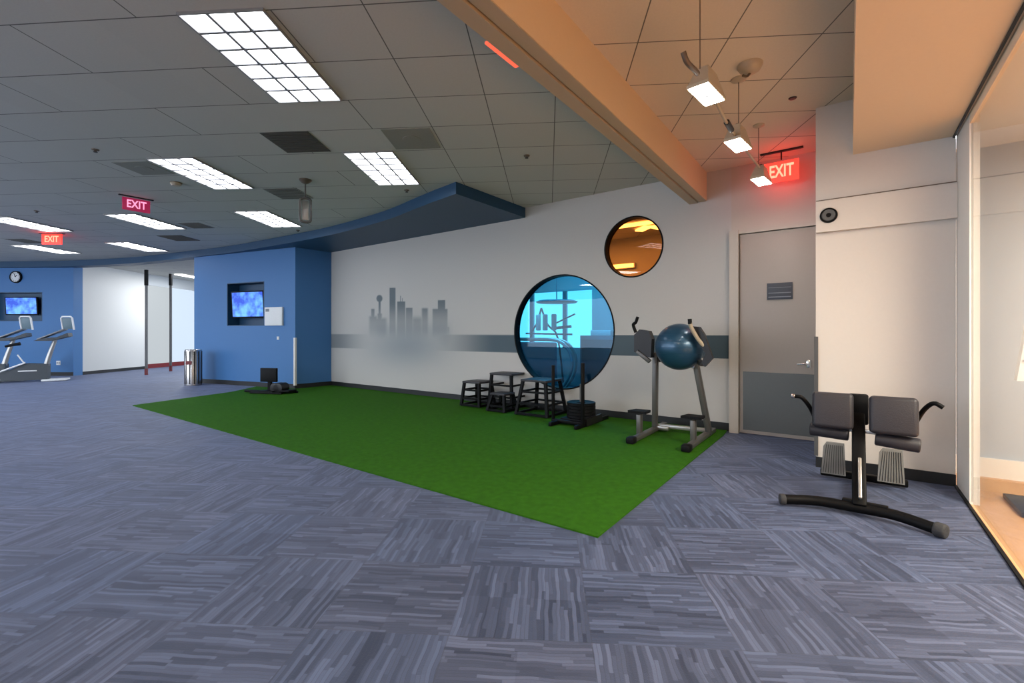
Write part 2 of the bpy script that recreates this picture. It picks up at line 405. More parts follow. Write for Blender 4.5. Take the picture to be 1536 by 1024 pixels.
# painted skyline mural and stripe
def mural():
    sA = ont(497,0,TW)[0]+.004; sB = BC-BR+.35
    step = .0125; ns = int((sB-sA)/step); z0, z1 = .15, 2.45; nz = int((z1-z0)/step)
    sl = (.060,.095,.12); fog = (.20,.24,.27)
    def sm(a, b, x):
        t = max(0, min(1, (x-a)/(b-a))); return t*t*(3-2*t)
    def boxm(u, v, x0, x1, top, soft=1.2):
        return sm(x0-soft*.5, x0+soft*.5, u)*(1-sm(x1-soft*.5, x1+soft*.5, u))*sm(top-soft*.5, top+soft*.5, v)
    def mask(u, v):
        b = 0
        for x0, x1, tp, so in ((557,562,463,2),(554,566,474,5),(584.5,593.5,431.5,.9),(596,608,452,1),(600.6,601.6,443.5,.7),(603.4,604.2,447,.7),(609,619,461.5,1.8),(618,634,476,10),
                               (633,642,462,3.5),(649,671.5,463,2.5),(657,668,450,1),(671,674,490,3),(560,580,477,6),(568,571.2,450,1),(566.5,573,470,3)):
            b = max(b, boxm(u, v, x0, x1, tp, so))
        b = max(b, 1-sm(3.7, 5.4, math.hypot(u-569.4, (v-447.5)*.85)))
        fade = 1-.62*sm(450, 492, v) - .38*sm(488, 512, v)
        B = b*fade*.88
        bt, bb = 501+ (u-497)*.004, 521.5+(u-497)*.0262
        st_ = sm(bt-.6, bt+.6, v)*(1-sm(bb-.6, bb+.6, v))
        st_ *= max(.62*(1-sm(505, 560, u)), sm(640, 745, u))
        dx = (u-612)/70; dy = (v-518)/34
        cl = .75*math.exp(-(dx*dx*1.3+dy*dy))
        lo = .5*sm(470, 500, v)*(1-sm(500, 560, v))*sm(545,575,u)*(1-sm(665,690,u))
        return B, st_, max(cl, lo)
    verts, faces, cols = [], [], []
    for j in range(nz+1):
        for i in range(ns+1):
            s = sA+(sB-sA)*i/ns; z = z0+(z1-z0)*j/nz
            p = P(s, TW); u = 768+F*p.x/p.y; v = HZ-(z-EYE)*F/p.y
            B, S_, Cc = mask(u, v)
            c = WALLC
            c = tuple(a+(b-a)*Cc for a, b in zip(c, fog))
            c = tuple(a+(b-a)*max(B, S_) for a, b in zip(c, sl))
            verts.append((s-S0, -.004, z)); cols.append((*c, 1))
    for j in range(nz):
        for i in range(ns):
            s = sA+(sB-sA)*(i+.5)/ns; z = z0+(z1-z0)*(j+.5)/nz
            if math.hypot(s-BC, z-BZ) < BR+.004: continue
            a = j*(ns+1)+i; faces.append((a, a+1, a+ns+2, a+ns+1))
    me = bpy.data.meshes.new('skyline_mural'); me.from_pydata(verts, [], faces)
    ca = me.color_attributes.new('paint', 'FLOAT_COLOR', 'POINT')
    flat = [x for c in cols for x in c]; ca.data.foreach_set('color', flat)
    me.materials.append(vcol_mat('mural_paint'))
    o = bpy.data.objects.new('skyline_mural', me); COL.objects.link(o)
    o.location = P(S0, TW); o.rotation_euler = (0,0,ANG)
    return o
mu = mural(); mu.parent = wall
mu['label'] = 'slate blue city skyline fading into mist, painted on the wall'
# stripe right of the round window
zt, zb = ont(1000,502.6,TW)[1], ont(1000,535,TW)[1]
arc = []
for k in range(13):
    z = zb+(zt-zb)*k/12; arc.append((BC+math.sqrt(max(0,(BR+.004)**2-(z-BZ)**2)), z))
pts = [P(a, TW-.004, z) for a, z in arc] + [P(ont(1093,0,TW)[0], TW-.004, zt), P(ont(1093,0,TW)[0], TW-.004, zb)]
MB().prism(pts, P(0,.003)).build('painted_stripe', M['slate'], wall, smooth=False)

# round windows
def round_window(n, c, z, r, gm):
    o = bpy.data.objects.new('window_%d' % n, None); COL.objects.link(o); struct(o)
    o.location = P(c, TW, z); o.rotation_euler = (0,0,ANG)
    MB().ring((0,-.006,0), r-.012, r+.010, .15, n=96).build('window_frame', M['black'], o)
    MB().lathe([(.0001,0),(r-.012,0),(r-.012,.012),(.0001,.012)], (0,.085,0), 96, 'Y').build('glass_pane', gm, o)
    return o
round_window(1, BC, BZ, BR, M['bglass'])
round_window(2, OC, OZ, OR_, M['oglass'])

# baseboards
def bboard(side, p0, p1, h=.11, n_off=.012):
    p0 = Vector((p0[0],p0[1],0)); p1 = Vector((p1[0],p1[1],0)); d = (p1-p0).normalized(); n = Vector((d.y,-d.x,0))
    struct(MB().prism([p0, p1, p1+n*n_off, p0+n*n_off], (0,0,h)).build('baseboard_'+side, M['base'], smooth=False))
bboard('back', P(S0,TW), P(S1,TW))

# blue return, curved blue wall
K0 = P(S0-.02, 5.77); K0 = Vector((-5.09,10.85,0)); K1 = P(S0, TW); K2 = Vector((-8.46,12.30,0))
struct(panel('wall_return', K0, K1, 0, 3.36, .2, [], M['blue'])); bboard('return', K0, K1)
d = (K0-K2).normalized(); 
def onblue(u, v): return onseg(u, v, K2, K0)
a0, zz1 = onblue(341,425.5); a1, _ = onblue(396,424); _, zz0 = onblue(368,488)
wb = struct(panel('wall_blue', K2, K0, 0, 3.36, .34, [rect(a0,a1,zz0,zz1)], M['blue'])); bboard('blue', K2, K0)
nrm = Vector((-d.y,d.x,0))
rzb = math.atan2(d.y, d.x)
def wbp(a, z, off=0.0): return K2 + d*a + Vector((0,0,z)) + nrm*off
nic = MB()
nic.box(((a0+a1)/2, .33, (zz0+zz1)/2), (a1-a0, .02, zz1-zz0))
for x in (a0, a1): nic.box((x, .165, (zz0+zz1)/2), (.02, .335, zz1-zz0+.02))
for z in (zz0, zz1): nic.box(((a0+a1)/2, .165, z), (a1-a0, .335, .02))
nic.build('niche_lining', M['navy'], wb, loc=K2, rz=rzb, smooth=False)
# left end of the blue wall: return face going back
struct(panel('wall_blue_end', K2+Vector((-.42,.62,0)), K2, 0, 3.36, .05, [], M['blue']))

# corner guards
g = MB(); g.box((0,0,.64),(.05,.05,1.12)); g.build('corner_guard', M['whitew'], loc=K0+Vector((.0,-.01,0)), rz=rzb, smooth=False)
tag(bpy.data.objects['corner_guard'], 'slim white corner guard on the edge of the blue column', 'corner guard')

# curved soffit
curve = [cei(u,v) for u,v in ((-140,394),(-60,393.5),(0,392),(55,391.5),(110,390.2),(200,385.5),(289,375.4),(330,370.5),(368,364.6),(440,351.2),(500,338.5),(574,317),(625,296),(650,285.5),(684,272.5))]
pe = st(curve[-1])
back = [P(pe[0]+.03, TW+.05), P(S0-.1, TW+.05), K0+Vector((-.05,.3,0)), K2+Vector((.1,.3,0))]
back += [K2+Vector((-.25,.35,0)), cei(200,385.5)+Vector((-.15,.4,0)), cei(110,390.2)+Vector((0,.35,0)), cei(0,392)+Vector((0,.35,0)), cei(-140,394)+Vector((0,.35,0))]
# refine the curve smoothly
def smooth_pts(pts, k=5):
    e = [pts[0]*2-pts[1]]+pts+[pts[-1]*2-pts[-2]]; out = []
    for i in range(1, len(e)-2):
        for q in range(k):
            t = q/k; a,b,c,dd = e[i-1],e[i],e[i+1],e[i+2]
            out.append(.5*((2*b)+(c-a)*t+(2*a-5*b+4*c-dd)*t*t+(3*b-a-3*c+dd)*t**3))
    return out+[pts[-1]]
cs = smooth_pts([Vector((p.x,p.y,0)) for p in curve])
poly = [Vector((p.x,p.y,3.325)) for p in cs] + [Vector((p.x,p.y,3.325)) for p in back]
struct(MB().prism(poly, (0,0,.19)).build('ceiling_soffit', M['navy'], smooth=False))

# far left blue wall with clock and television
LW0 = Vector((-19.2,14.35,0)); LW1 = Vector((-13.5,14.22,0))
dl = (LW1-LW0).normalized(); rzl = math.atan2(dl.y, dl.x)
def onl(u, v): return onseg(u, v, LW0, LW1)
b0 = onl(-22,438)[0]; b1 = onl(63,438)[0]; bz1 = onl(30,438.5)[1]; bz0 = onl(30,481)[1]
wl = struct(panel('wall_left', LW0, LW1, 0, 3.36, .3, [rect(b0,b1,bz0,bz1)], M['blue'])); bboard('left', LW0, LW1)
nic = MB(); nic.box(((b0+b1)/2,.29,(bz0+bz1)/2),(b1-b0,.02,bz1-bz0))
for x in (b0,b1): nic.box((x,.145,(bz0+bz1)/2),(.02,.295,bz1-bz0+.02))
for z in (bz0,bz1): nic.box(((b0+b1)/2,.145,z),(b1-b0,.295,.02))
nic.build('niche_lining', M['navy'], wl, loc=LW0, rz=rzl, smooth=False)
# white wall of the passage, window panels beyond it
XW = -13.5
def onx(u, v): y = XW/((u-768)/F); return y, EYE+(HZ-v)*y/F
yA = 14.52; yB = onx(219,0)[0]; yC = onx(256,0)[0]; yD = 22.0
struct(panel('wall_passage', (XW,yA), (XW,yB), 0, CE, .1, [], M['frosted']))
struct(MB().box((XW-.05,(yB+yD)/2,3.31),(.1,yD-yB,.4)).build('wall_passage_header', M['gym'], smooth=False))
struct(MB().box((XW-.05,(yB+yD)/2,.08),(.1,yD-yB,.16)).build('baseboard_passage', M['redp'], smooth=False))
struct(MB().box((XW+.008,(yA+yB)/2,.05),(.014,yB-yA,.1)).build('baseboard_passage', M['base'], smooth=False))
w3 = struct(MB().box((XW-.04,(yB+yC)/2,1.63),(.03,yC-yB,2.94)).build('window_3', M['skyw'], smooth=False))
w4 = struct(MB().box((XW-.04,(yC+yD)/2,1.63),(.03,yD-yC,2.94)).build('window_4', M['sky'], smooth=False))
struct(panel('wall_passage_end', (XW,yD), (-5,yD), 0, CE, .1, [], M['frosted']))
# two posts of the frosted partition in the opening
for u, vt, vb, lab in ((219.5,404.5,562,'tall slim dark partition post nearer the white passage wall'),(256,410.5,556.5,'slim dark partition post nearer the bright window')):
    b = flo(u, vb); y = b.y; zt_ = EYE+(HZ-vt)*y/F; zs = EYE+(HZ-428)*y/F
    o = thing('partition_post', lab, 'post', b, 0, 'posts in the passage opening')
    MB().box((0,0,zs/2+.09),(.055,.055,zs-.18)).build('lower_post', M['guard'], o, smooth=False)
    MB().box((0,0,(zs+zt_)/2),(.075,.075,zt_-zs)).build('upper_post', M['black'], o, smooth=False)
    MB().box((0,0,.1),(.065,.065,.2)).build('post_foot', M['redp'], o, smooth=False)
# lit slot in the passage ceiling
pa = cei(268,414.5); 
tag(MB().box((0,0,0),(.25,3.2,.03)).build('passage_light', M['slot'], loc=(-12.3,18.6,CE-.03)), 'thin lit strip on the passage ceiling near the bright window', 'light')

# beam
def stbox(mb, s0,s1,t0,t1,z0,z1):
    mb.prism(quad_st(s0,s1,t0,t1,z0),(0,0,z1-z0)); return mb
bm_ = struct(stbox(MB(),-1.672,-1.57,-7,TW+.02,3.115,CE+.02).build('beam', M['beam'], smooth=False))
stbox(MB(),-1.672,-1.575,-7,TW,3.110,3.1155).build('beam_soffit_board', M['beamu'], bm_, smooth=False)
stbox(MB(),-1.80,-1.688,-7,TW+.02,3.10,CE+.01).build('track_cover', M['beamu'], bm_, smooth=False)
stbox(MB(),-1.688,-1.672,-7,TW,3.14,CE).build('track_groove', M['base'], bm_, smooth=False)
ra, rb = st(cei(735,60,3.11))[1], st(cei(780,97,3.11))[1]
tag(stbox(MB(),-1.83,-1.80,ra,rb,3.10,3.115).build('red_reflection_strip', M['reflr'], smooth=False), 'thin glowing strip standing for a red reflection on the lower beam edge', 'light')  # glowing strip stands for a red sign reflection, not a fitting

# door wall (deep recess on the right)
TD = 6.62
struct(panel('wall_door', P(S1-.0,TD+.05), P(.2,TD+.05), 0, CE, .12, [], M['doorf']))
dz1 = ont(1112,352,TD)[1]; ds0 = ont(1114,0,TD)[0]; ds1 = ont(1224,0,TD-.0)[0]
dr = thing('door_1', 'tall beige door', 'door', P(ds0, TD, 0), ANG)
for k in ('label','category'): del dr[k]
struct(dr); dw = .97; dh = dz1
MB().box((dw/2-.03,.02,dh/2+.005),(dw,.04,dh-.01),bev=.003).build('door_panel', M['door'], dr)
kz = ont(1150,559,TD)[1]
MB().box((dw/2-.03-.005,-.004,kz/2+.03),(dw-.08,.008,kz-.05)).build('kick_plate', M['kick'], dr, smooth=False)
fr = MB(); 
fr.box((-.10,-.005,dh/2+.03),(.11,.07,dh+.06)); fr.box((dw/2-.05,.012,dh+.035),(dw+.02,.07,.05))
fr.build('door_frame', M['doorf'], dr, smooth=False)
hs, hz = ont(1216,546,TD-.03); hx = hs-ds0-.05
hd = MB().box((hx+.03,-.012,hz),(.05,.016,.09),bev=.004).cyl((hx+.03,-.01,hz),(hx+.03,-.06,hz),.012)
hd.tube([(hx+.03,-.055,hz),(hx-.03,-.06,hz),(hx-.085,-.05,hz-.004)],.010).build('door_handle', M['chrome'], dr)
q0, qz1 = ont(1150.5,425,TD-.01); q1, qz0 = ont(1189,448,TD-.01)
sg = tag(MB().box((0,0,0),(q1-q0,.012,qz1-qz0),bev=.002).build('door_sign', M['plaque'], loc=P((q0+q1)/2,TD-.012,(qz0+qz1)/2), rz=ANG), 'small slate plaque with two pale lines on the beige door', 'sign')
sl_ = MB()
for k, w_ in ((.045,.006),(-.022,.010),(-.072,.012)): sl_.box((0,-.007,k),((q1-q0)*.88,.002,w_))
sl_.build('sign_lines', M['plaquel'], sg, smooth=False)

# cream wall block on the right
TR = 5.40; RS0 = -.262; RS1 = .735
struct(stbox(MB(),RS0,RS1,TR,7.2,0,CE).build('wall_right', M['cream'], smooth=False))
bboard('right', P(RS0,TR), P(RS1,TR), .10)
bz_a, bz_b = 2.275, 2.575
tr1 = struct(stbox(MB(),RS0+.005,RS1+.005,TR-.05,TR,bz_a,bz_b).build('trim_1', M['cream'], smooth=False))
stbox(MB(),RS0+.005,RS1,TR-.056,TR,bz_b,bz_b+.008).build('trim_reveal', M['brz'], tr1, smooth=False)
stbox(MB(),RS0-.012,RS0+.02,TR-.016,TR+.03,.11,EYE-.03).build('corner_guard', M['guard'], smooth=False)
tag(bpy.data.objects['corner_guard.001'], 'dark grey corner guard on the left edge of the cream wall', 'corner guard')
a_, z_ = ont(1243,323,TR-.05)
sp_ = thing('wall_speaker', 'round dark wall speaker on the cream band', 'speaker', P(a_,TR-.05,z_), ANG)
MB().lathe([(.0001,-.02),(.052,-.02),(.056,-.012),(.056,0)],(0,0,0),36,'Y').build('grille', M['guard'], sp_)
MB().lathe([(.056,-.014),(.070,-.014),(.072,-.004),(.072,0),(.056,0)],(0,0,0),36,'Y').build('rim', M['black'], sp_)
MB().lathe([(.0001,-.024),(.018,-.024),(.022,-.018)],(0,0,0),24,'Y').build('centre_cap', M['black'], sp_)

# bulkhead
struct(stbox(MB(),.03,.80,-7,TR,2.98,CE+.02).build('ceiling_bulkhead', M['bulk'], smooth=False))
# glass wall
w5 = bpy.data.objects.new('window_5', None); COL.objects.link(w5); struct(w5)
stbox(MB(),.752,.764,-7,TR-.50,.02,2.98).build('glass_pane', M['glass'], w5, smooth=False)
stbox(MB(),.742,.80,TR-.50,TR+.02,0,2.985).build('jamb', M['whitew'], w5, smooth=False)
stbox(MB(),.722,.742,-7,TR+.0,0,.012).build('floor_track', M['black'], w5, smooth=False)
stbox(MB(),.715,.728,-7,TR+.02,2.965,2.985).build('head_track', M['base'], w5, smooth=False)
stbox(MB(),.745,.77,-7,TR-.50,2.90,2.98).build('head_rail', M['bulk'], w5, smooth=False)
struct(stbox(MB(),RS1+.005,RS1+.018,TR-.008,TR,.0,2.98).build('trim_2', M['brz'], smooth=False))
# room beyond the glass
TB = 5.95
struct(stbox(MB(),.80,7,TB,TB+.1,0,3.1).build('wall_far', M['farw'], smooth=False))
struct(stbox(MB(),.80,7,TB-.03,TB,0,.17).build('baseboard_far', M['whitew'], smooth=False))
struct(stbox(MB(),6.9,7,-7,TB,0,3.1).build('wall_far_side', M['gym'], smooth=False))
# pale machine with slanted shroud beyond the glass
xs, _z = ont(1520,500,5.0)
mc = thing('gym_tower', 'pale tapered tower with a slim stem beyond the glass wall', 'gym equipment', P(xs+.14,5.0,0), ANG)
MB().box((0,0,.02),(.30,.5,.04),bev=.01).build('base_plate', M['darkm'], mc)
MB().box((0,0,.5),(.05,.06,.94)).build('stem', M['white'], mc, smooth=False)
MB().prism([(-.13,-.04,.95),(.14,-.04,.95),(.10,-.04,1.85),(-.015,-.04,1.85)],(0,.08,0)).build('shroud', M['white'], mc, smooth=False)
MB().box((0,-.045,1.10),(.20,.012,.012)).build('shroud_seam', M['console'], mc, smooth=False)
MB().box((.03,-.05,.42),(.10,.08,.16),bev=.02).build('roller', M['matte'], mc)

# closing walls behind the viewer and shared outside walls
struct(panel('wall_front', P(7,-7), P(-27,-7), 0, CE, .15, [rect(10+6*k, 15+6*k, .6, 3.0) for k in range(4)], M['wall']))
struct(panel('wall_side', P(.75,8.4), P(.75,TR+1.7), 0, CE, .1, [], M['wall']))
struct(panel('wall_far_left', (-21,3), (-19.2,14.35), 0, CE, .1, [rect(1.5,9.5,.8,2.8)], M['wall']))

# turf
tf = [st(flo(u,v)) for u,v in ((193,609),(898,801))]
tt0 = (tf[0][1]+tf[1][1])/2
tur = MB(); sL = tf[0][0]; sR = tf[1][0]+.02
sRb = st(flo(1083,655))[0]
tur.prism([P(sL,tt0,.0), P(sR,tt0,.0), P(sRb,TW-.35,.0), P(S1-.05,TW-.013), P(S0+.03,TW-.013), K0+Vector((.04,-.06,0)), K0+(K2-K0)*.33+Vector((-.02,-.08,0)), flo(345,588.5)], (0,0,.012))
tag(tur.build('turf_mat', M['turf'], smooth=False), 'large bright green artificial turf laid on the grey carpet', 'turf')

# -------------------------------------------------- ceiling lights and fittings
R4 = math.radians(-4.0)
def make_light():
    o = thing('ceiling_light', '', 'ceiling light', (0,0,0), R4, 'recessed louvred ceiling lights')
    f = MB()
    for x in (-.305,.305): f.box((x,0,-.01),(.012,1.22,.02))
    for y in (-.605,.605): f.box((0,y,-.01),(.62,.012,.02))
    f.build('frame', M['frame'], o, smooth=False)
    MB().box((0,0,-.004),(.60,1.20,.006)).build('diffuser', M['lamp'], o, smooth=False)
    l = MB()
    for x in (-.1,.1): l.box((x,0,-.012),(.022,1.2,.010))
    for k in range(1,6): l.box((0,-.6+.2*k,-.012),(.6,.022,.010))
    l.build('louvre', M['louv'], o, smooth=False)
    return o
LQ = [(((270,20),(395,14),(510,147),(417,150)),'largest and nearest lit ceiling panel with visible grid'),
      (((225,237),(290,236),(375,281),(322,281)),'lit ceiling panel beside the grey speaker tile, left of the hanging bracket'),
      (((518,229),(584,228),(627,274),(571,274)),'lit ceiling panel nearest the navy soffit point'),
      (((356,317),(397,316),(448,338),(412,339)),'lit ceiling panel just left of the hanging bracket'),
      (((160,321),(204,321),(275,342),(237,342)),'lit ceiling panel directly beneath the magenta exit sign'),
      (((-30,325),(8,325),(105,346),(75,346)),'lit ceiling panel above the small red glowing sign'),
      (((20,366),(48,366),(118,380),(90,380)),'lit ceiling panel below the small red glowing sign'),
      (((162,363),(190,363),(250,376),(222,376)),'farthest lit ceiling panel above the passage opening')]
L0 = None
for q, lab in LQ:
    c = sum((cei(*p) for p in q), Vector())/4
    o = L0 = make_light() if L0 is None else copy_tree(L0)
    o.location = (c.x, c.y, CE-.001); o['label'] = lab
for k, (x, y) in enumerate(((-2.2,.6),(-6.5,2.2),(-6.5,-1.5),(-10.8,4.6),(-10.8,1.0),(-2.2,-3.5),(-14.5,7.5))):  # unseen fill lights added out of view to brighten the room
    ld = bpy.data.lights.new('unseen_ceiling_fill', 'AREA'); ld.shape = 'RECTANGLE'; ld.size = .6; ld.size_y = 1.2
    ld.energy = (20,32,26,150,95,16,160)[k]; ld.color = (.86,.92,1.0)
    lo = bpy.data.objects.new('unseen_ceiling_fill', ld); COL.objects.link(lo); lo.location = (x,y,CE-.02); lo.rotation_euler = (0,0,R4)

def tile(name, q, m, label, cat, slats=0):
    c = sum((cei(*p) for p in q), Vector())/4
    w = (abs((cei(*q[1])-cei(*q[0])).x)+abs((cei(*q[2])-cei(*q[3])).x))/2; w = min(.62, max(.45, w))
    o = thing(name, label, cat, (c.x, c.y, CE-.001), R4)
    MB().box((0,0,-.003),(w,w,.006)).build('face_plate', m, o, smooth=False)
    f = MB()
    if name == 'ceiling_vent':
        for k in range(9): f.box((0,-w/2+w*(k+.5)/9,-.009),(w*.94,.012,.006))
        f.build('slats', M['vent'], o, smooth=False)
    else:
        f.lathe([(.0001,-.012),(.10,-.010),(.105,-.004)],(0,0,0),32).build('grille', M['ventl'], o)
    return o
tile('ceiling_vent', ((390,197),(450,195),(507,228),(430,230)), M['vent'], 'square dark air vent in the ceiling between two lit panels', 'vent')
tile('ceiling_speaker', ((565,192),(640,189),(664,222),(600,226)), M['ventl'], 'grey ceiling tile with round speaker, right of the dark vent', 'speaker')
tile('ceiling_speaker', ((165,240),(220,239),(262,263),(215,264)), M['ventl'], 'grey ceiling tile with round speaker, left of a lit panel', 'speaker')
tile('ceiling_vent', ((385,282),(445,282),(470,297),(430,298)), M['ventl'], 'pale grey air vent just behind the hanging bracket', 'vent')
tile('ceiling_vent', ((238,352),(275,352),(297,361),(262,362)), M['vent'], 'dark air vent low over the passage, right of the lit panels', 'vent')
tile('ceiling_vent', ((270,334),(300,334),(320,341),(285,342)), M['ventl'], 'faint grey air vent right of the panel under the magenta sign', 'vent')
tile('ceiling_vent', ((15,359),(45,359),(62,363),(30,363)), M['ventl'], 'faint grey air vent left of the small red glowing sign', 'vent')
for (u, v), lab in (((143,224),'small sprinkler head at the left over the plain ceiling tiles'),((55,316),'tiny sprinkler head above the left end lit panel'),((447,345),'tiny sprinkler head between a lit panel and the blue soffit'),
                    ((610,285),'small sprinkler head below the lit panel nearest the soffit point'),((790,233),'small dark sprinkler head near the cream beam')):
    c = cei(u, v)
    o = thing('ceiling_sprinkler', lab, 'sprinkler', (c.x,c.y,CE), 0)
    MB().lathe([(.038,0),(.036,-.010),(.014,-.014),(.012,-.03)]).build('escutcheon', M['brz'], o)
    MB().lathe([(.0001,-.034),(.022,-.034),(.022,-.030),(.0001,-.030)]).build('deflector', M['darkm'], o)
c = cei(1189,147)
tag(MB().lathe([(.0001,-.010),(.030,-.008),(.036,0)]).build('ceiling_sprinkler', M['darkm'], loc=(c.x,c.y,CE)), 'flat round dark cap in the warm ceiling near the track lamps', 'sprinkler')
c = cei(264,274)
o = thing('smoke_detector', 'small tan ceiling sensor above the magenta exit sign', 'detector', (c.x,c.y,CE))
MB().lathe([(.07,0),(.07,-.02),(.05,-.045),(.0001,-.05)]).build('housing', M['tanm'], o)
MB().lathe([(.076,0),(.076,-.008),(.07,-.008)]).build('base_ring', M['brz'], o)

# hanging bracket
c = cei(458,269.5)
hb = thing('hanging_bracket', 'metal loop bracket hanging by a rod from a ceiling disc', 'hanging bracket', (c.x,c.y,CE), math.radians(20))
MB().lathe([(.085,0),(.085,-.012),(.05,-.045),(.02,-.06),(.0001,-.06)]).build('canopy', M['brz'], hb)
zt_ = -(CE-(EYE+(HZ-297)*c.y/F)); zb_ = -(CE-(EYE+(HZ-333)*c.y/F))
MB().cyl((0,0,-.05),(0,0,zt_),.010,n=12).build('rod', M['gsteel'], hb)
pts = [(-.06,0,zt_-.02),(-.07,0,zt_-.06),(-.07,0,zb_+.06),(-.055,0,zb_+.01),(0,0,zb_),(.055,0,zb_+.01),(.07,0,zb_+.06),(.07,0,zt_-.06),(.06,0,zt_-.02),(0,0,zt_),(-.06,0,zt_-.02)]
MB().tube(pts,.018,smooth=4).build('loop', M['gsteel'], hb)
MB().box((0,.015,(zt_+zb_)/2),(.085,.012,abs(zt_-zb_)*.8),bev=.004).build('plate', M['steel'], hb)

# exit signs
def text_mesh(txt, size, depth):
    cu = bpy.data.curves.new('txt', 'FONT'); cu.body = txt; cu.size = size; cu.extrude = depth; cu.align_x = 'CENTER'; cu.align_y = 'CENTER'; cu.offset = size*.02
    ob = bpy.data.objects.new('txt', cu); COL.objects.link(ob)
    dg = bpy.context.evaluated_depsgraph_get(); me = bpy.data.meshes.new_from_object(ob.evaluated_get(dg))
    bpy.data.objects.remove(ob); return me
def exit_sign(loc, rz, w, h, pm, lm, label, drop=.0, mirror=False, housing=True):
    o = thing('exit_sign', label, 'exit sign', loc, rz, 'lit exit signs')
    MB().box((0,0,-.008),(w*1.25,.05,.016),bev=.003).build('ceiling_plate', M['darkm'], o)
    if drop: MB().cyl((0,0,0),(0,0,-drop),.008,n=10).build('stem', M['darkm'], o)
    MB().box((0,0,-drop-.02-h/2),(w,.022,h),bev=.003).build('sign_panel', pm, o)
    me = text_mesh('EXIT', h*.82, .002); me.materials.clear(); me.materials.append(lm)
    t = bpy.data.objects.new('letters', me); COL.objects.link(t); t.parent = o
    t.location = (0,-.014,-drop-.02-h/2); t.rotation_euler = (PI/2,0,0); t.scale = (w/(h*2.35), 1.05, 1)
    return o
c = (cei(180,291)+cei(228,300))/2
dd_ = cei(228,300)-cei(180,291)
exit_sign((c.x,c.y,CE), math.atan2(dd_.y,dd_.x), .36, .20, M['mag'], M['magl'], 'magenta exit sign hanging from the ceiling above a lit panel', .01)
c = cei(78,350)
exit_sign((c.x,c.y,CE), math.radians(2), .42, .22, M['red'], M['redl'], 'small bright red exit sign glowing far left near the blue wall', .0)
c = P(ont(1172,0,6.40)[0], 6.40, CE)
zt3 = ont(1168,243,6.40)[1]
exit_sign(c, ANG, .36, .24, M['red'], M['redl'], 'glowing red exit sign above the beige door', CE-zt3-.02)
pl = bpy.data.lights.new('exit_glow','POINT'); pl.energy = .45; pl.color = (1,.10,.04); pl.shadow_soft_size = .12
lo = bpy.data.objects.new('exit_glow', pl); COL.objects.link(lo); lo.location = P(ont(1168,0,6.2)[0], 6.30, zt3-.34)

# track lights
TS = -.77
def trk(u, v, s=TS):                      # pixel -> t, z on the vertical plane s = TS
    rx = (u-768)/F; # X = s CW - t SW ; Y = s SW + t CW ; X = rx Y
    t = s*(rx*SW-CW)/(-SW-rx*CW); y = s*SW+t*CW
    return t, EYE+(HZ-v)*y/F
RZT = 3.0
t_a = trk(1034,80)[0]; t_b = trk(1140,250)[0]
rail = thing('track_rail', 'slim tan lighting rail hung on wires under the warm ceiling', 'light rail', P(TS,0,0), ANG)
za = trk(1034,85)[1]+.03; zb2 = trk(1139,252)[1]+.04
def tk(u, v, x=0.0, dz=0.0): t, z = trk(u, v); return (x, t, z+dz)
MB().tube([tk(1030,76,-.02),tk(1033,92,-.01),tk(1042,105),tk(1046,110)],.016,smooth=5).build('rail_end', M['brz'], rail)
pm = tk(1075,157)
MB().tube([tk(1068,143,0,.02),tk(1096,194),tk(1139,251)],.012,smooth=4).build('rail', M['tanm'], rail)
MB().cyl(tk(1090,183),tk(1097,195),.022,n=16).build('connector', M['darkm'], rail)
def canopy(name, t, ztop, zbot, r, big, label, s=TS):
    o = thing(name, label, 'light fitting', P(s,t,CE), ANG, 'rail suspension wires')
    if big: MB().lathe([(r,0),(r*.97,-.02),(r*.7,-.05),(r*.3,-.068),(.0001,-.07)]).build('canopy', M['tanm'], o)
    else: MB().lathe([(r,0),(r,-.012),(r*.3,-.03),(.0001,-.03)]).build('canopy', M['tanm'], o)
    MB().cyl((0,0,-.02),(0,0,zbot-CE),.0035,n=8).build('wire', M['brz'], o)
tw1 = trk(1050,103)[0]; tw2 = trk(1108,185)[0]; tw3 = trk(1138,250)[0]
canopy('rail_hanger', tw1, CE, trk(1050,103)[1], .06, False, 'suspension wire above the nearest track lamp')
canopy('rail_hanger', tw2, CE, trk(1108,185)[1]-.02, .06, False, 'suspension wire beside the tilted dome, above the middle track lamp')
canopy('rail_hanger', tw3, CE, trk(1138,250)[1], .055, False, 'suspension wire with small canopy above the farthest track lamp')
c = cei(1125,97)
dm = thing('ceiling_dome', 'tan tilted dome fitting on the warm ceiling above the track lamps', 'ceiling fitting', (c.x,c.y,CE), 0)
MB().lathe([(.095,0),(.095,-.015),(.075,-.05),(.04,-.07),(.0001,-.075)]).build('dome', M['tanm'], dm)
MB().tube([(0,0,-.07),(-.03,-.01,-.10),(-.07,-.02,-.10)],.010).build('bracket', M['brz'], dm)
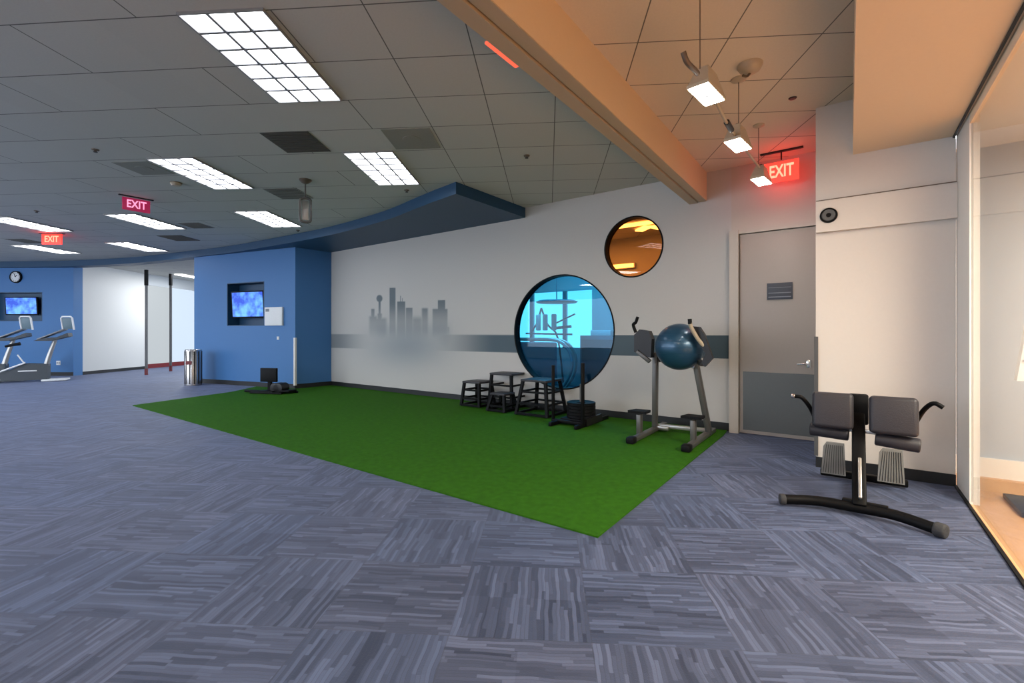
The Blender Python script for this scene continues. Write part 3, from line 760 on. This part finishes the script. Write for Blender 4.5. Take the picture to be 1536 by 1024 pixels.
def lamp_head():
    o = thing('track_lamp', '', 'track lamp', (0,0,0), math.radians(-43), 'square lamps on the ceiling rail')
    wx, wy, h = .068, .155, .135
    b = MB()
    v8 = [(-wx,-wy,0),(wx,-wy,0),(wx,wy,0),(-wx,wy,0),(-wx*.55,-wy*.5,h),(wx*.55,-wy*.5,h),(wx*.55,wy*.5,h),(-wx*.55,wy*.5,h)]
    vs = [b.bm.verts.new(Vector(p)) for p in v8]
    for f in ((4,5,6,7),(0,1,5,4),(1,2,6,5),(2,3,7,6),(3,0,4,7),(3,2,1,0)): b.bm.faces.new([vs[i] for i in f])
    b.box((0,0,-.010),(wx*2.08,wy*2.06,.022))
    b.build('housing', M['tanm'], o, smooth=False)
    MB().box((0,0,-.022),(wx*1.85,wy*1.90,.006)).build('lamp_face', M['lampw'], o, smooth=False)
    l = MB(); l.box((0,0,-.028),(.007,wy*1.9,.006)).box((0,0,-.028),(wx*1.8,.007,.006)); l.build('louvre', M['louv'], o, smooth=False)
    MB().box((0,0,h+.012),(.03,.05,.03),bev=.005).build('bracket', M['darkm'], o)
    return o
LH = None
for u, v, lab in ((1060,142,'largest and nearest square track lamp'),(1107,218,'middle square track lamp below the tilted dome'),(1142,272,'farthest small square track lamp beside the red exit sign')):
    t, z = trk(u, v)
    o = LH = lamp_head() if LH is None else copy_tree(LH)
    o.location = P(TS,t,z+.02); o['label'] = lab

# ------------------------------------------------------------- wall equipment
def tv(loc, rz, w, h, label, tilt=0.0):
    o = thing('television', label, 'television', loc, rz)
    R = (math.radians(tilt),0,0)
    MB().box((0,0,0),(w,.05,h),R,bev=.008).build('casing', M['black'], o)
    MB().box((0,-.028,0.0),(w*.93,.004,h*.90),R).build('screen', M['tv'], o, smooth=False)
    MB().box((0,.09,0),(.12,.14,.12)).build('wall_mount', M['darkm'], o)
    return o
x0_, zt1 = onblue(344,437); x1_, zb1 = onblue(389,476)
tv(wbp((x0_+x1_)/2+.02,(zt1+zb1)/2, .10), rzb+math.radians(4), (x1_-x0_)*1.0, zt1-zb1, 'television with blue picture set in the niche of the blue column wall', 3)
x0_, zt1 = onl(4,445); x1_, zb1 = onl(53,472)
tv(LW0+dl*((x0_+x1_)/2)+Vector((0,.09,(zt1+zb1)/2)), rzl, x1_-x0_, zt1-zb1, 'television with blue picture above the exercise machines, far left', 3)
# thermostat box with display, switch
x0_, zt1 = onblue(399.5,461); x1_, zb1 = onblue(425.5,488)
bx = tag(MB().box((0,0,0),(x1_-x0_,.05,zt1-zb1),bev=.006).build('notice_box', M['paperw'], loc=wbp((x0_+x1_)/2,(zt1+zb1)/2,-.026), rz=rzb), 'square white box mounted on the blue wall beside the television', 'wall box')
MB().box((-(x1_-x0_)*.33,-.027,(zt1-zb1)*.34),(.12,.004,.07)).build('printed_label', M['ink'], bx, smooth=False)
x0_, z0_ = onblue(417.5,507)
sw = tag(MB().box((0,0,0),(.075,.012,.075),bev=.003).build('light_switch', M['white'], loc=wbp(x0_,z0_,-.008), rz=rzb), 'small white switch plate on the blue wall under the white box', 'switch')
MB().box((0,-.009,0),(.022,.008,.04)).build('rocker', M['paperw'], sw, smooth=False)
a_, z_ = onl(88,544)
ol = tag(MB().box((0,0,0),(.13,.012,.13),bev=.003).build('wall_outlet', M['white'], loc=LW0+dl*a_+Vector((0,-.008,z_)), rz=rzl), 'small white outlet plate low on the far left blue wall', 'outlet')
for x in (-.03,.03): MB().box((x,-.008,0),(.03,.004,.05)).build('socket', M['ink'], ol, smooth=False)
a_, z_ = onl(25,415.5)
ck = thing('wall_clock', 'round wall clock with white dial on the far left blue wall', 'clock', LW0+dl*a_+Vector((0,-.02,z_)), rzl)
MB().lathe([(.0001,-.02),(.155,-.02),(.155,.0)],(0,0,0),48,'Y').build('dial', M['paperw'], ck)
MB().lathe([(.150,-.03),(.180,-.03),(.185,.018),(.150,.018),(.150,-.03)],(0,0,0),48,'Y').build('rim', M['black'], ck)
hh = MB().bar((0,-.026,0),(.06,-.026,.06),.008,.012).bar((0,-.026,0),(-.03,-.026,.10),.006,.010); hh.build('hands', M['black'], ck)
for k in range(12):
    a = k*PI/6; MB().box((.122*math.sin(a),-.022,.122*math.cos(a)),(.018,.003,.036),rot=(0,a,0)).build('hour_mark', M['ink'], ck, smooth=False)

# waste bin: upright metal cylinder with dark red label
b = flo(290,577.5); hb_ = (577.5-524)*b.y/F; r_ = .185
bn = thing('waste_bin', 'tall brushed steel bin with dark red band at the blue wall end', 'bin', b)
pr = [(.0001,.01),(r_,.01),(r_,.05)]
MB().lathe([(r_-.01,0),(r_,.01),(r_,hb_-.02),(r_-.012,hb_),(r_-.03,hb_),(r_-.04,hb_-.05),(.0001,hb_-.05)],(0,0,0),48).build('body', M['bin'], bn)
st3 = MB()
for k in range(12):
    a = 2*PI*k/12+.2; st3.box(((r_+.001)*math.cos(a),(r_+.001)*math.sin(a),hb_/2),(.006,.030,hb_-.08),rot=(0,0,a))
st3.build('dark_reflection_strips', M['darkm'], bn, smooth=False)  # dark strips stand for the striped reflections in the steel
a = math.atan2(-b.y,-b.x)-.55
MB().box(((r_+.004)*math.cos(a),(r_+.004)*math.sin(a),hb_*.64),(.012,.14,.09),rot=(0,0,a)).build('red_label', M['redp'], bn, smooth=False)

# ------------------------------------------------------- elliptical trainers
def elliptical(loc, label):
    o = thing('elliptical_trainer', label, 'exercise machine', loc, math.radians(33), 'exercise machines along the far left wall')
    k = MB()
    k.prism([(-.62,-.16,.05),(.28,-.16,.05),(.28,-.16,.47),(-.15,-.16,.50),(-.55,-.16,.28)],(0,.32,0)); k.build('housing', M['hous'], o, smooth=False)
    MB().tube([(-.78,-.19,.16),(-.6,-.19,.30),(-.18,-.19,.50),(-.15,-.19,.52)],.022,smooth=4).build('side_rail', M['white'], o)
    MB().box((-.10,-.165,.30),(.36,.012,.03),bev=.004).build('side_stripe', M['white'], o)
    MB().box((-.82,0,.035),(.36,.42,.05),bev=.015).build('rear_foot', M['white'], o)
    MB().box((.42,0,.035),(.50,.46,.05),bev=.015).build('front_foot', M['white'], o)
    MB().tube([(.22,0,.40),(.30,0,.75),(.42,0,1.18)],[.06,.042],smooth=4).build('mast', M['steel'], o)
    c = MB(); c.prism([(.02,-.24,1.10),(.34,-.24,1.10),(.72,-.24,1.22),(.70,-.24,1.32),(.48,-.24,1.20),(.20,-.24,1.17)],(0,.48,0)); c.build('console_tray', M['hous'], o, smooth=False)
    MB().bar((.08,0,1.14),(.62,0,1.42),.40,.035,bev=.01).build('console', M['console'], o)
    s = MB(); s.box((.66,0,1.58),(.03,.30,.30),rot=(0,-.15,.9),bev=.008); s.build('screen', M['backd'], o)
    f = MB(); R = Matrix.Rotation(.9,4,'Z')@Matrix.Rotation(-.15,4,'Y')
    pts = [R@Vector((0,y,z))+Vector((.655,-.01,1.58)) for y,z in ((-.17,-.18),(-.17,.15),(-.13,.19),(.13,.19),(.17,.15),(.17,-.18))]
    f.tube(pts,.022,smooth=1).build('screen_frame', M['white'], o)
    MB().tube([(-.50,-.22,.96),(-.36,-.22,1.0),(-.22,-.22,1.03)],[.03,.045],smooth=4).build('hand_grip', M['matte'], o)
    MB().tube([(-.15,-.19,.50),(-.28,-.20,.74)],.016,smooth=1).build('swing_arm', M['white'], o)
    return o
e = flo(52,572)
elliptical((e.x+.0,e.y,0), 'grey and white elliptical trainer nearer the passage opening')
elliptical((e.x-1.10,e.y-.05,0), 'grey and white elliptical trainer below the far left television')

# ------------------------------------------------------------- weight sleds
def px_st(u, v): return st(flo(u, v))
# small sled near the blue column
c = flo(404,590)
sd = thing('training_sled', 'low black sled with upright back plate on turf by blue column', 'training sled', (c.x,c.y,.012), math.radians(-12))
MB().box((-.26,0,.03),(.70,.06,.05),bev=.01).build('tow_bar', M['black'], sd)
s = MB(); s.box((.05,-.16,.02),(.78,.05,.04),bev=.01); s.build('skid', M['black'], sd)
s = MB(); s.box((.18,.16,.02),(.80,.05,.04),bev=.01); s.build('skid', M['black'], sd)
MB().box((.05,0,.05),(.34,.36,.03),bev=.008).build('deck', M['matte'], sd)
MB().box((.0,.02,.16),(.07,.06,.22)).build('upright', M['black'], sd, smooth=False)
MB().box((.0,-.01,.39),(.40,.06,.30),bev=.012).build('back_plate', M['matte'], sd)
w_ = MB()
for x, r in ((.22,.11),(.30,.11)): w_.cyl((x,-.12,.12),(x,.12,.12),r,n=28,bev=.01)
w_.build('weight_roller', M['darkm'], sd)
MB().box((.46,0,.06),(.24,.26,.04),bev=.01).build('rear_deck', M['black'], sd)

# push sled with plates
c = st(flo(872,643)); 
pd_ = thing('push_sled', 'black push sled with two tall posts and stacked plates by the round window', 'push sled', P(c[0],c[1],.012), ANG+math.radians(0))
L = 1.05
for x0s, y0s, nm_ in ((0.0,-.02,'skid'),(-.40,-.02,'skid')):
    MB().bar((x0s,y0s-.15,.03),(x0s,y0s+.86,.03),.05,.06,bev=.012).build('skid', M['black'], pd_)
hp = trk
zt1 = EYE+(HZ-544.5)*flo(872,643).y/F
MB().cyl((.0,.04,.03),(.0,.04,zt1-.012),.026,n=20,bev=.004).build('push_post', M['black'], pd_)
MB().cyl((-.47,.04,.03),(-.47,.04,zt1-.06),.024,n=20,bev=.004).build('push_post', M['black'], pd_)
MB().bar((-.49,.04,.05),(.02,.04,.05),.05,.05,bev=.01).build('cross_bar', M['black'], pd_)
MB().bar((-.38,.55,.05),(.0,.55,.05),.05,.05,bev=.01).build('cross_bar', M['black'], pd_)
MB().box((-.18,.28,.075),(.40,.40,.03),bev=.008).build('plate_tray', M['matte'], pd_)
MB().cyl((-.16,.30,.08),(-.16,.30,.56),.022,n=16).build('plate_post', M['gsteel'], pd_)
MB().bar((.03,.08,.06),(.10,.42,.10),.03,.10).build('side_gusset', M['darkm'], pd_)
pp = P(c[0],c[1],0)+Matrix.Rotation(ANG,4,'Z')@Vector((-.16,.30,0))
pl0 = None
for k in range(5):
    if pl0 is None:
        pl0 = thing('weight_plate', '', 'weight plate', (0,0,0), 0, 'plates stacked on the push sled')
        r = .205
        MB().lathe([(.030,0),(r-.006,0),(r,.006),(r,.036),(r-.006,.042),(r-.03,.042),(r-.045,.034),(.07,.034),(.06,.042),(.030,.042),(.030,0)],(0,0,0),48).build('plate_body', M['matte'], pl0)
        MB().lathe([(.0235,0),(.030,0),(.030,.043),(.0235,.043),(.0235,0)],(0,0,0),32).build('hub', M['darkm'], pl0)
        o = pl0
    else: o = copy_tree(pl0)
    o.location = (pp.x, pp.y, .104+k*.0435)
    o['label'] = ['round black weight plate at the bottom of the sled stack','round black weight plate second from the bottom of the sled stack','round black weight plate in the middle of the sled stack','round black weight plate second from the top of the sled stack','round black weight plate on top of the sled stack'][k]

# --------------------------------------------------------------- plyo boxes
def plyo(s, t, w0, w1, h, label, topm='pad', shelf=True, bars=0, rz=0.0):
    """w0 = base width, w1 = top width"""
    o = thing('plyometric_box', label, 'plyometric box', P(s,t,.012), ANG+rz, 'black step boxes by the wall')
    a, b = w0/2, w1/2
    for sx in (-1,1):
        for sy in (-1,1):
            MB().bar((sx*a,sy*a,.010),(sx*b,sy*b,h-.02),.045,.045).build('leg', M['black'], o, smooth=False)
    def ringbar(z, k=.03):
        r = MB(); q = a+(b-a)*z/h
        for sy in (-1,1): r.bar((-q,sy*q,z),(q,sy*q,z),k,k)
        for sx in (-1,1): r.bar((sx*q,-q,z),(sx*q,q,z),k,k)
        r.build('rung_frame', M['black'], o, smooth=False)
    ringbar(.03,.035); ringbar(h*.33)
    if shelf: ringbar(h*.66)
    MB().box((0,0,h-.012),(w1+.06,w1+.06,.035),bev=.008).build('top', M[topm], o)
    return o
A1 = plyo(*px_st(717,609),.42,.34,.44,'lowest black step box at the left end of the row')
A2 = plyo(*px_st(763,611),.50,.42,.60,'tallest dark topped step box in the middle of the row')
A3 = plyo(*px_st(812,622),.58,.42,.56,'step box with the blue sheen top at the right end of the row')
sA2 = px_st(757,617)
plyo(sA2[0]-.03,sA2[1]-.02,.36,.24,.30,'small black step box nested beneath the tallest box',shelf=False)

# ------------------------------------------------- captain's chair + ball
SLc, SRc, T0c, T1c = -2.06, -1.43, 5.22, 6.50
cc = thing('knee_raise_station', 'grey upright gym station with step pegs, cradling a blue ball', 'gym station', P(SLc,T0c,.012), ANG)
W_ = SRc-SLc; D_ = T1c-T0c-.08
for x in (0,W_):
    f = MB().bar((x,.0,.035),(x,D_,.035),.075,.055,bev=.012); f.build('foot_bar', M['gsteel'], cc)
    MB().box((x,-.02,.04),(.10,.12,.08),bev=.02).build('end_cap', M['matte'], cc)
MB().bar((0,.86,.07),(W_,.92,.07),.06,.05,bev=.01).build('cross_bar', M['steel'], cc)
MB().box((.09,.86,.05),(.16,.12,.06),bev=.015).build('brace_plate', M['steel'], cc)
MB().bar((-.01,.82,.03),(.02,.76,1.04),.065,.085,bev=.015,up=(0,1,0)).build('upright', M['gsteel'], cc)
MB().bar((W_+.02,.90,.03),(W_-.12,.74,1.02),.065,.10,bev=.015,up=(0,1,0)).build('upright', M['gsteel'], cc)
MB().bar((W_-.14,.70,.86),(W_-.10,.72,1.0),.07,.07,bev=.01,up=(0,1,0)).build('bright_joint', M['chrome'], cc)
for x, y in ((-.045,.36),(W_-.03,.36)):
    MB().box((x,y,.16),(.06,.08,.25),bev=.01).build('step_post', M['gsteel'], cc)
    MB().prism([(x-.13,y-.06,.30),(x+.10,y-.06,.30),(x+.10,y+.12,.30),(x-.09,y+.12,.30)],(0,0,.03)).build('step_peg', M['matte'], cc, smooth=False)
# left arm unit
arm = MB(); arm.prism([(-.19,.55,1.05),(-.19,.55,1.27),(-.12,.55,1.34),(.0,.55,1.32),(.04,.55,1.22),(.03,.55,.98),(-.06,.55,1.0)],(0,.12,0)); arm.build('arm_housing', M['darkm'], cc, smooth=False)
MB().bar((-.15,.55,1.06),(.02,.55,.93),.05,.05,bev=.01).build('arm_strut', M['gsteel'], cc)
MB().tube([(-.17,.56,1.30),(-.20,.55,1.40),(-.16,.53,1.43),(-.13,.52,1.50)],.020,smooth=5).build('hand_grip', M['matte'], cc)
# right arm unit: curved tan edged pad
def cpt(u, v, y):
    q, z = ont(u, v, T0c+y); return (q-SLc, y, z-.012)
MB().tube([cpt(1035,484,.20),cpt(1037,491,.22),cpt(1046,507,.28),cpt(1057,521,.34),cpt(1067,535,.40)],.022,smooth=6).build('pad_edge', M['tanm'], cc)
arm = MB(); arm.prism([cpt(1037,489,.31),cpt(1049,490,.31),cpt(1056,501,.31),cpt(1069,537,.31),cpt(1057,550,.31),cpt(1052,544,.31),cpt(1058,530,.31),cpt(1046,512,.31)],(0,.07,0)); arm.build('arm_pad', M['darkm'], cc, smooth=False)
MB().tube([cpt(1035,486,.20),cpt(1034.5,478,.20)],.022,smooth=1).build('hand_grip', M['matte'], cc)
MB().bar(cpt(1054,546,.36),(W_-.12,.74,.98),.05,.05).build('arm_strut', M['gsteel'], cc)
MB().box((W_/2-.02,.86,.95),(W_-.10,.05,.08),bev=.01).build('back_rail', M['darkm'], cc)
bp_ = P(SLc,T0c,0)
bY = 5.62; bxx = (1019-768)/F*bY; bzz = EYE+(HZ-520)*bY/F
bl = thing('exercise_ball', 'large dark blue exercise ball resting in the grey gym station', 'exercise ball', (bxx,bY,bzz-.283), math.radians(20))
MB().sph((0,0,.283),.283,n=56).build('ball_skin', M['ball'], bl)
s = MB()
for k in (-2,-1,0,1,2):
    z = .283+k*.075; r = math.sqrt(.283**2-(z-.283)**2); s.lathe([(r-.002,z-.003),(r+.0015,z),(r-.002,z+.003)],(0,0,0),56)
s.build('seam_rings', M['ball'], bl)

# --------------------------------------------------- back extension bench
be = thing('back_extension_bench', 'black back extension bench with grey pads near the glass wall', 'exercise bench', P(.06,4.05,0), ANG)
# local x = w, y = n
MB().tube([(-.47,-.03,.05),(-.25,.05,.06),(0,.06,.06)],.036,smooth=5,n=16).tube([(0,.06,.06),(.20,.04,.06),(.41,-.06,.045)],.036,smooth=5,n=16).build('front_foot', M['black'], be)
MB().bar((-.10,.085,.095),(.16,.06,.095),.045,.02,bev=.006).build('foot_bracket', M['black'], be)
MB().cyl((.385,-.045,.047),(.44,-.075,.045),.046,n=24,bev=.012).build('rubber_cap', M['grip'], be)
MB().cyl((-.445,-.022,.05),(-.485,-.036,.05),.040,n=24,bev=.01).build('rubber_cap', M['grip'], be)
MB().bar((0,.06,.06),(0,1.0,.06),.07,.05,bev=.01).build('base_rail', M['black'], be)
MB().bar((0,.06,.06),(0,.62,.72),.085,.11,bev=.012).build('main_post', M['black'], be)
MB().bar((.004,.02,.14),(.004,.22,.38),.022,.03,bev=.006).build('gas_strut', M['steel'], be)
MB().bar((0,1.0,.05),(0,.55,.52),.06,.07,bev=.01).build('rear_post', M['black'], be)
MB().bar((-.27,1.02,.045),(.34,1.02,.045),.06,.06,bev=.01).build('rear_foot', M['black'], be)
for x in (-.17,.22):
    f = MB()
    f.prism([(x-.088,.86,.07),(x+.088,.86,.07),(x+.078,.90,.34),(x-.050,.90,.34),(x-.074,.89,.30)],(0,.03,0)); f.build('foot_plate', M['fplate'], be, smooth=False)
    g = MB()
    for k in range(9): g.bar((x-.074+.0185*k,.858,.08),(x-.050+.0140*k,.895,.32),.004,.004)
    g.build('tread_ribs', M['darkm'], be, smooth=False)
def pz(v, y=3.72): return EYE+(HZ-v)*y/F
tp = .42
MB().box((.0,tp+.12,.70),(.13,.06,.24),bev=.015).build('pad_carrier', M['matte'], be)
MB().box((-.165,tp,.69),(.27,.11,.28),rot=(math.radians(-8),0,0),bev=.03,seg=4).build('hip_pad', M['pad'], be)
MB().box((.205,tp-.04,.69),(.285,.11,.28),rot=(math.radians(-8),0,0),bev=.03,seg=4).build('hip_pad', M['pad'], be)
MB().cyl((-.32,tp+.06,.515),(-.06,tp+.04,.505),.052,n=28,bev=.012).build('leg_roller', M['pad'], be)
MB().cyl((.10,tp-.01,.505),(.36,tp-.02,.485),.052,n=28,bev=.012).build('leg_roller', M['pad'], be)
MB().bar((-.08,tp+.04,.545),(.14,tp+.0,.545),.03,.03,bev=.005).build('roller_bar', M['steel'], be)
MB().tube([(-.28,tp+.05,.60),(-.32,tp+.02,.70),(-.37,tp-.02,.775),(-.42,tp-.03,.785)],.016,smooth=5).build('handle', M['black'], be)
MB().cyl((-.42,tp-.03,.785),(-.445,tp-.032,.787),.018,n=16,bev=.004).build('handle_end', M['chrome'], be)
MB().tube([(.33,tp+.05,.62),(.38,tp+.02,.74),(.43,tp-.02,.80),(.48,tp-.03,.775)],.016,smooth=5).build('handle', M['black'], be)
MB().cyl((-.01,.06,.085),(-.01,.06,.115),.018,n=16).build('bolt', M['chrome'], be)

# -------------------------------------------------- room behind the round windows
T2 = 10.2
def o2(u, v): return ont(u, v, T2)
w0s = o2(700,0)[0]; w1s = o2(888,0)[0]; wz0 = o2(840,521)[1]; wz1 = o2(840,437)[1]
L0s = -12.0
wn = panel('wall_gym_back', P(L0s,T2), P(-.5,T2), 0, CE, .12, [rect(w0s-L0s, w1s-L0s, wz0, wz1)], M['gym']); struct(wn)
w6 = bpy.data.objects.new('window_6', None); COL.objects.link(w6); struct(w6)
mb = MB()
for u in (748,797.5,847): 
    s_ = o2(u,0)[0]; stbox(mb, s_-.05, s_+.05, T2-.02, T2+.06, wz0, wz1)
mb.build('mullion', M['backd'], w6, smooth=False)
stbox(MB(), w0s, w1s, T2+.07, T2+.08, wz0, wz1).build('daylit_pane', M['skyb'], w6, smooth=False)
struct(stbox(MB(),-2.45,-2.3,TW+.14,T2,0,CE).build('wall_gym_side', M['backd'], smooth=False)) if False else None
struct(stbox(MB(),-1.30,-1.2,TW+.14,T2,0,CE).build('wall_gym_side', M['gym'], smooth=False))
# dark cabinet at the right of the daylit window
s_a = ont(870,0,9.7)[0]; s_b = ont(930,0,9.7)[0]; zc1 = ont(880,503,9.7)[1]
cb = thing('storage_cabinet', 'dark storage cabinet seen through the blue round window', 'cabinet', P((s_a+s_b)/2,9.7,0), ANG)
MB().box((0,.2,zc1/2),(s_b-s_a,.4,zc1),bev=.01).build('cabinet_body', M['backd'], cb)
MB().box((0,.2,zc1+.06),(.5,.3,.12),bev=.01).build('top_bin', M['white'], cb)
MB().box((0,-.01,zc1/2),((s_b-s_a)*.9,.02,zc1*.85),bev=.004).build('cabinet_door', M['hous'], cb)
# hanging flat lamp
s_c, z_c = ont(835,452.5,9.0); wid = abs(ont(866,0,9.0)[0]-ont(811,0,9.0)[0])
hl = thing('pendant_disc', 'flat dark disc pendant seen through the blue round window', 'pendant', P(s_c,9.0,z_c), ANG)
MB().lathe([(.0001,.03),(wid*.42,.03),(wid*.5,.0),(wid*.46,-.03),(.0001,-.04)],(0,0,0),40).build('disc', M['backd'], hl)
MB().cyl((0,0,.02),(0,0,CE-z_c),.012,n=10).build('drop_rod', M['backd'], hl)
# treadmill with swept rails
s_c, z_c = ont(800,560,7.9)
tm = thing('treadmill', 'treadmill with swept hooped rails seen through the blue round window', 'treadmill', P(s_c,7.95,0), ANG)
MB().box((0,.2,.11),(1.9,.75,.16),bev=.03).build('deck', M['hous'], tm)
for dy, sc_, mm in ((-.05,1.0,'steel'),(.12,.90,'steel')):
    x_r = ont(858,0,7.9)[0]-s_c
    MB().tube([(-.9,dy,1.18),(0,dy,1.18),(x_r*.62,dy,1.16),(x_r*.9,dy,1.0),(x_r*1.0,dy,.75),(x_r*.92,dy,.45),(x_r*.7,dy,.18)],.035*sc_,smooth=6).build('hoop_rail', M[mm], tm)
MB().box((-.2,.25,.62),(1.15,.10,1.0),bev=.04).build('side_shroud', M['backd'], tm)
MB().tube([(-.85,-.1,1.15),(-.7,-.1,.9),(-.55,-.1,.6),(-.2,-.1,.25)],.04,smooth=6).build('front_mast', M['white'], tm)
# hanging ropes and punch bags against the window
s_c, z_c = ont(812,470,9.3)
rk = thing('cable_rack', 'peaked cable frame with pale bags seen through the blue round window', 'gym rack', P(s_c,9.3,0), ANG)
z0r = ont(812,462,9.3)[1]
MB().tube([(-.38,0,0),(-.30,0,1.2),(-.12,0,z0r-.35),(0,0,z0r)],.022,smooth=4).tube([(.62,0,0),(.45,0,1.2),(.18,0,z0r-.40),(0,0,z0r)],.022,smooth=4).build('rack_frame', M['hous'], rk)
for x in (-.05,.14,.38):
    MB().cyl((x,-.05,1.35+.02),(x,-.05,1.75),.06,n=20,bev=.02).build('pale_bag', M['white'], rk)
MB().bar((-.4,-.05,1.30),(.85,-.05,1.28),.05,.04).build('shelf_rail', M['backd'], rk)
MB().bar((.30,0,1.50),(.90,0,1.74),.03,.03).bar((.30,0,1.42),(.80,0,1.46),.05,.06).build('side_arm', M['hous'], rk)
# lamps in the back room, seen through the orange glass
for u, v, L_, r_ in ((944,338,.95,.95),(965,343,.40,.2),(986,341,.28,-.9),(855,425,.30,0)):
    c = cei(u, v, CE-.03)
    tag(MB().box((0,0,0),(.17,L_,.03)).build('back_room_light', M['lamp'], loc=c, rz=r_),
        {944:'slanted slim ceiling light at the upper left through the orange round window',965:'short bright ceiling light in the upper middle of the orange round window',
         986:'slim ceiling light at the upper right through the orange round window',855:'small bright ceiling light at the top of the blue round window'}[u], 'ceiling light')
sA_, zA_ = ont(915,397,T2-.08); sB_, zB_ = ont(950,401,T2-.08)
wl_ = thing('reflection_strip', 'long slim added reflection strip low inside the orange round window', 'reflection strip', P((sA_+sB_)/2,T2-.06,(zA_+zB_)/2), ANG)  # added strip, stands for fixtures reflected in the orange glass
MB().box((0,.02,0),(abs(sB_-sA_)+.06,.06,.12),bev=.005).build('housing', M['white'], wl_)  # white back of the added reflection strip, not a fitting
MB().box((0,-.015,0),(abs(sB_-sA_),.02,.085)).build('lamp_face', M['lamp'], wl_, smooth=False)  # glowing face of the added strip, stands for the reflection, not a lamp

# small pieces carried by a part go one level deeper
SUB = {'hour_mark':'dial','hands':'dial','screen_frame':'screen','tread_ribs':'foot_plate','rubber_cap':'front_foot','end_cap':'foot_bar',
       'handle_end':'handle','step_peg':'step_post','bolt':'front_foot','side_stripe':'housing'}
kids = {}
for o in bpy.data.objects:
    if o.parent is not None and o.parent.parent is None: kids.setdefault(o.parent.name, []).append(o)
stem_ = lambda o: o.name.split('.')[0]
for r, ch in kids.items():
    for a, b in SUB.items():
        A = [o for o in ch if stem_(o) == a]; B = [o for o in ch if stem_(o) == b]
        if A and B:
            for k, o in enumerate(A): o.parent = B[min(k, len(B)-1)]

# -------------------------------------------------------------- lights & world
def area(name, loc, rot, sx, sy, e, col):
    ld = bpy.data.lights.new(name, 'AREA'); ld.shape = 'RECTANGLE'; ld.size = sx; ld.size_y = sy; ld.energy = e; ld.color = col
    o = bpy.data.objects.new(name, ld); COL.objects.link(o); o.location = loc; o.rotation_euler = rot; return o
area('wood_room_fill', P(3.0,2.5,2.9), (0,0,ANG), 2.5, 3.5, 400, (1,.88,.74))  # added light without fixture, warms the floor, bulkhead and ceiling
area('lobby_warm_fill', P(-.35,-1.5,CE-.05), (0,0,ANG), .6, 1.2, 48, (1,.80,.58))  # unseen warm fill added behind the camera for the right side
area('gym_room_lamp', P(-5.0,8.4,CE-.06), (0,0,ANG), 2.0, 1.0, 60, (.9,.95,1.0))
area('passage_lamp', (-11.8,17.5,CE-.06), (0,0,0), 1.0, 2.5, 95, (.95,.97,1.0))
w = bpy.data.worlds.new('World'); bpy.context.scene.world = w; w.use_nodes = True
w.node_tree.nodes['Background'].inputs[0].default_value = (.78,.87,1.0,1)
w.node_tree.nodes['Background'].inputs[1].default_value = 3.6

cam = bpy.data.cameras.new('camera'); co = bpy.data.objects.new('camera', cam); COL.objects.link(co)
cam.sensor_fit = 'HORIZONTAL'; cam.sensor_width = 36; cam.lens = 36*F/1536
cam.shift_y = -(512-HZ)/1536; cam.clip_end = 100; cam.clip_start = .05
co.location = (0,0,EYE); co.rotation_euler = (PI/2,0,0)
sc = bpy.context.scene; sc.camera = co
sc.view_settings.view_transform = 'Standard'; sc.view_settings.look = 'None'
sc.view_settings.gamma = 1; sc.view_settings.exposure = 0.75
sc.cycles.use_denoising = True
sc.cycles.max_bounces = 10; sc.cycles.diffuse_bounces = 5; sc.cycles.transparent_max_bounces = 12
sc.cycles.sample_clamp_indirect = 6
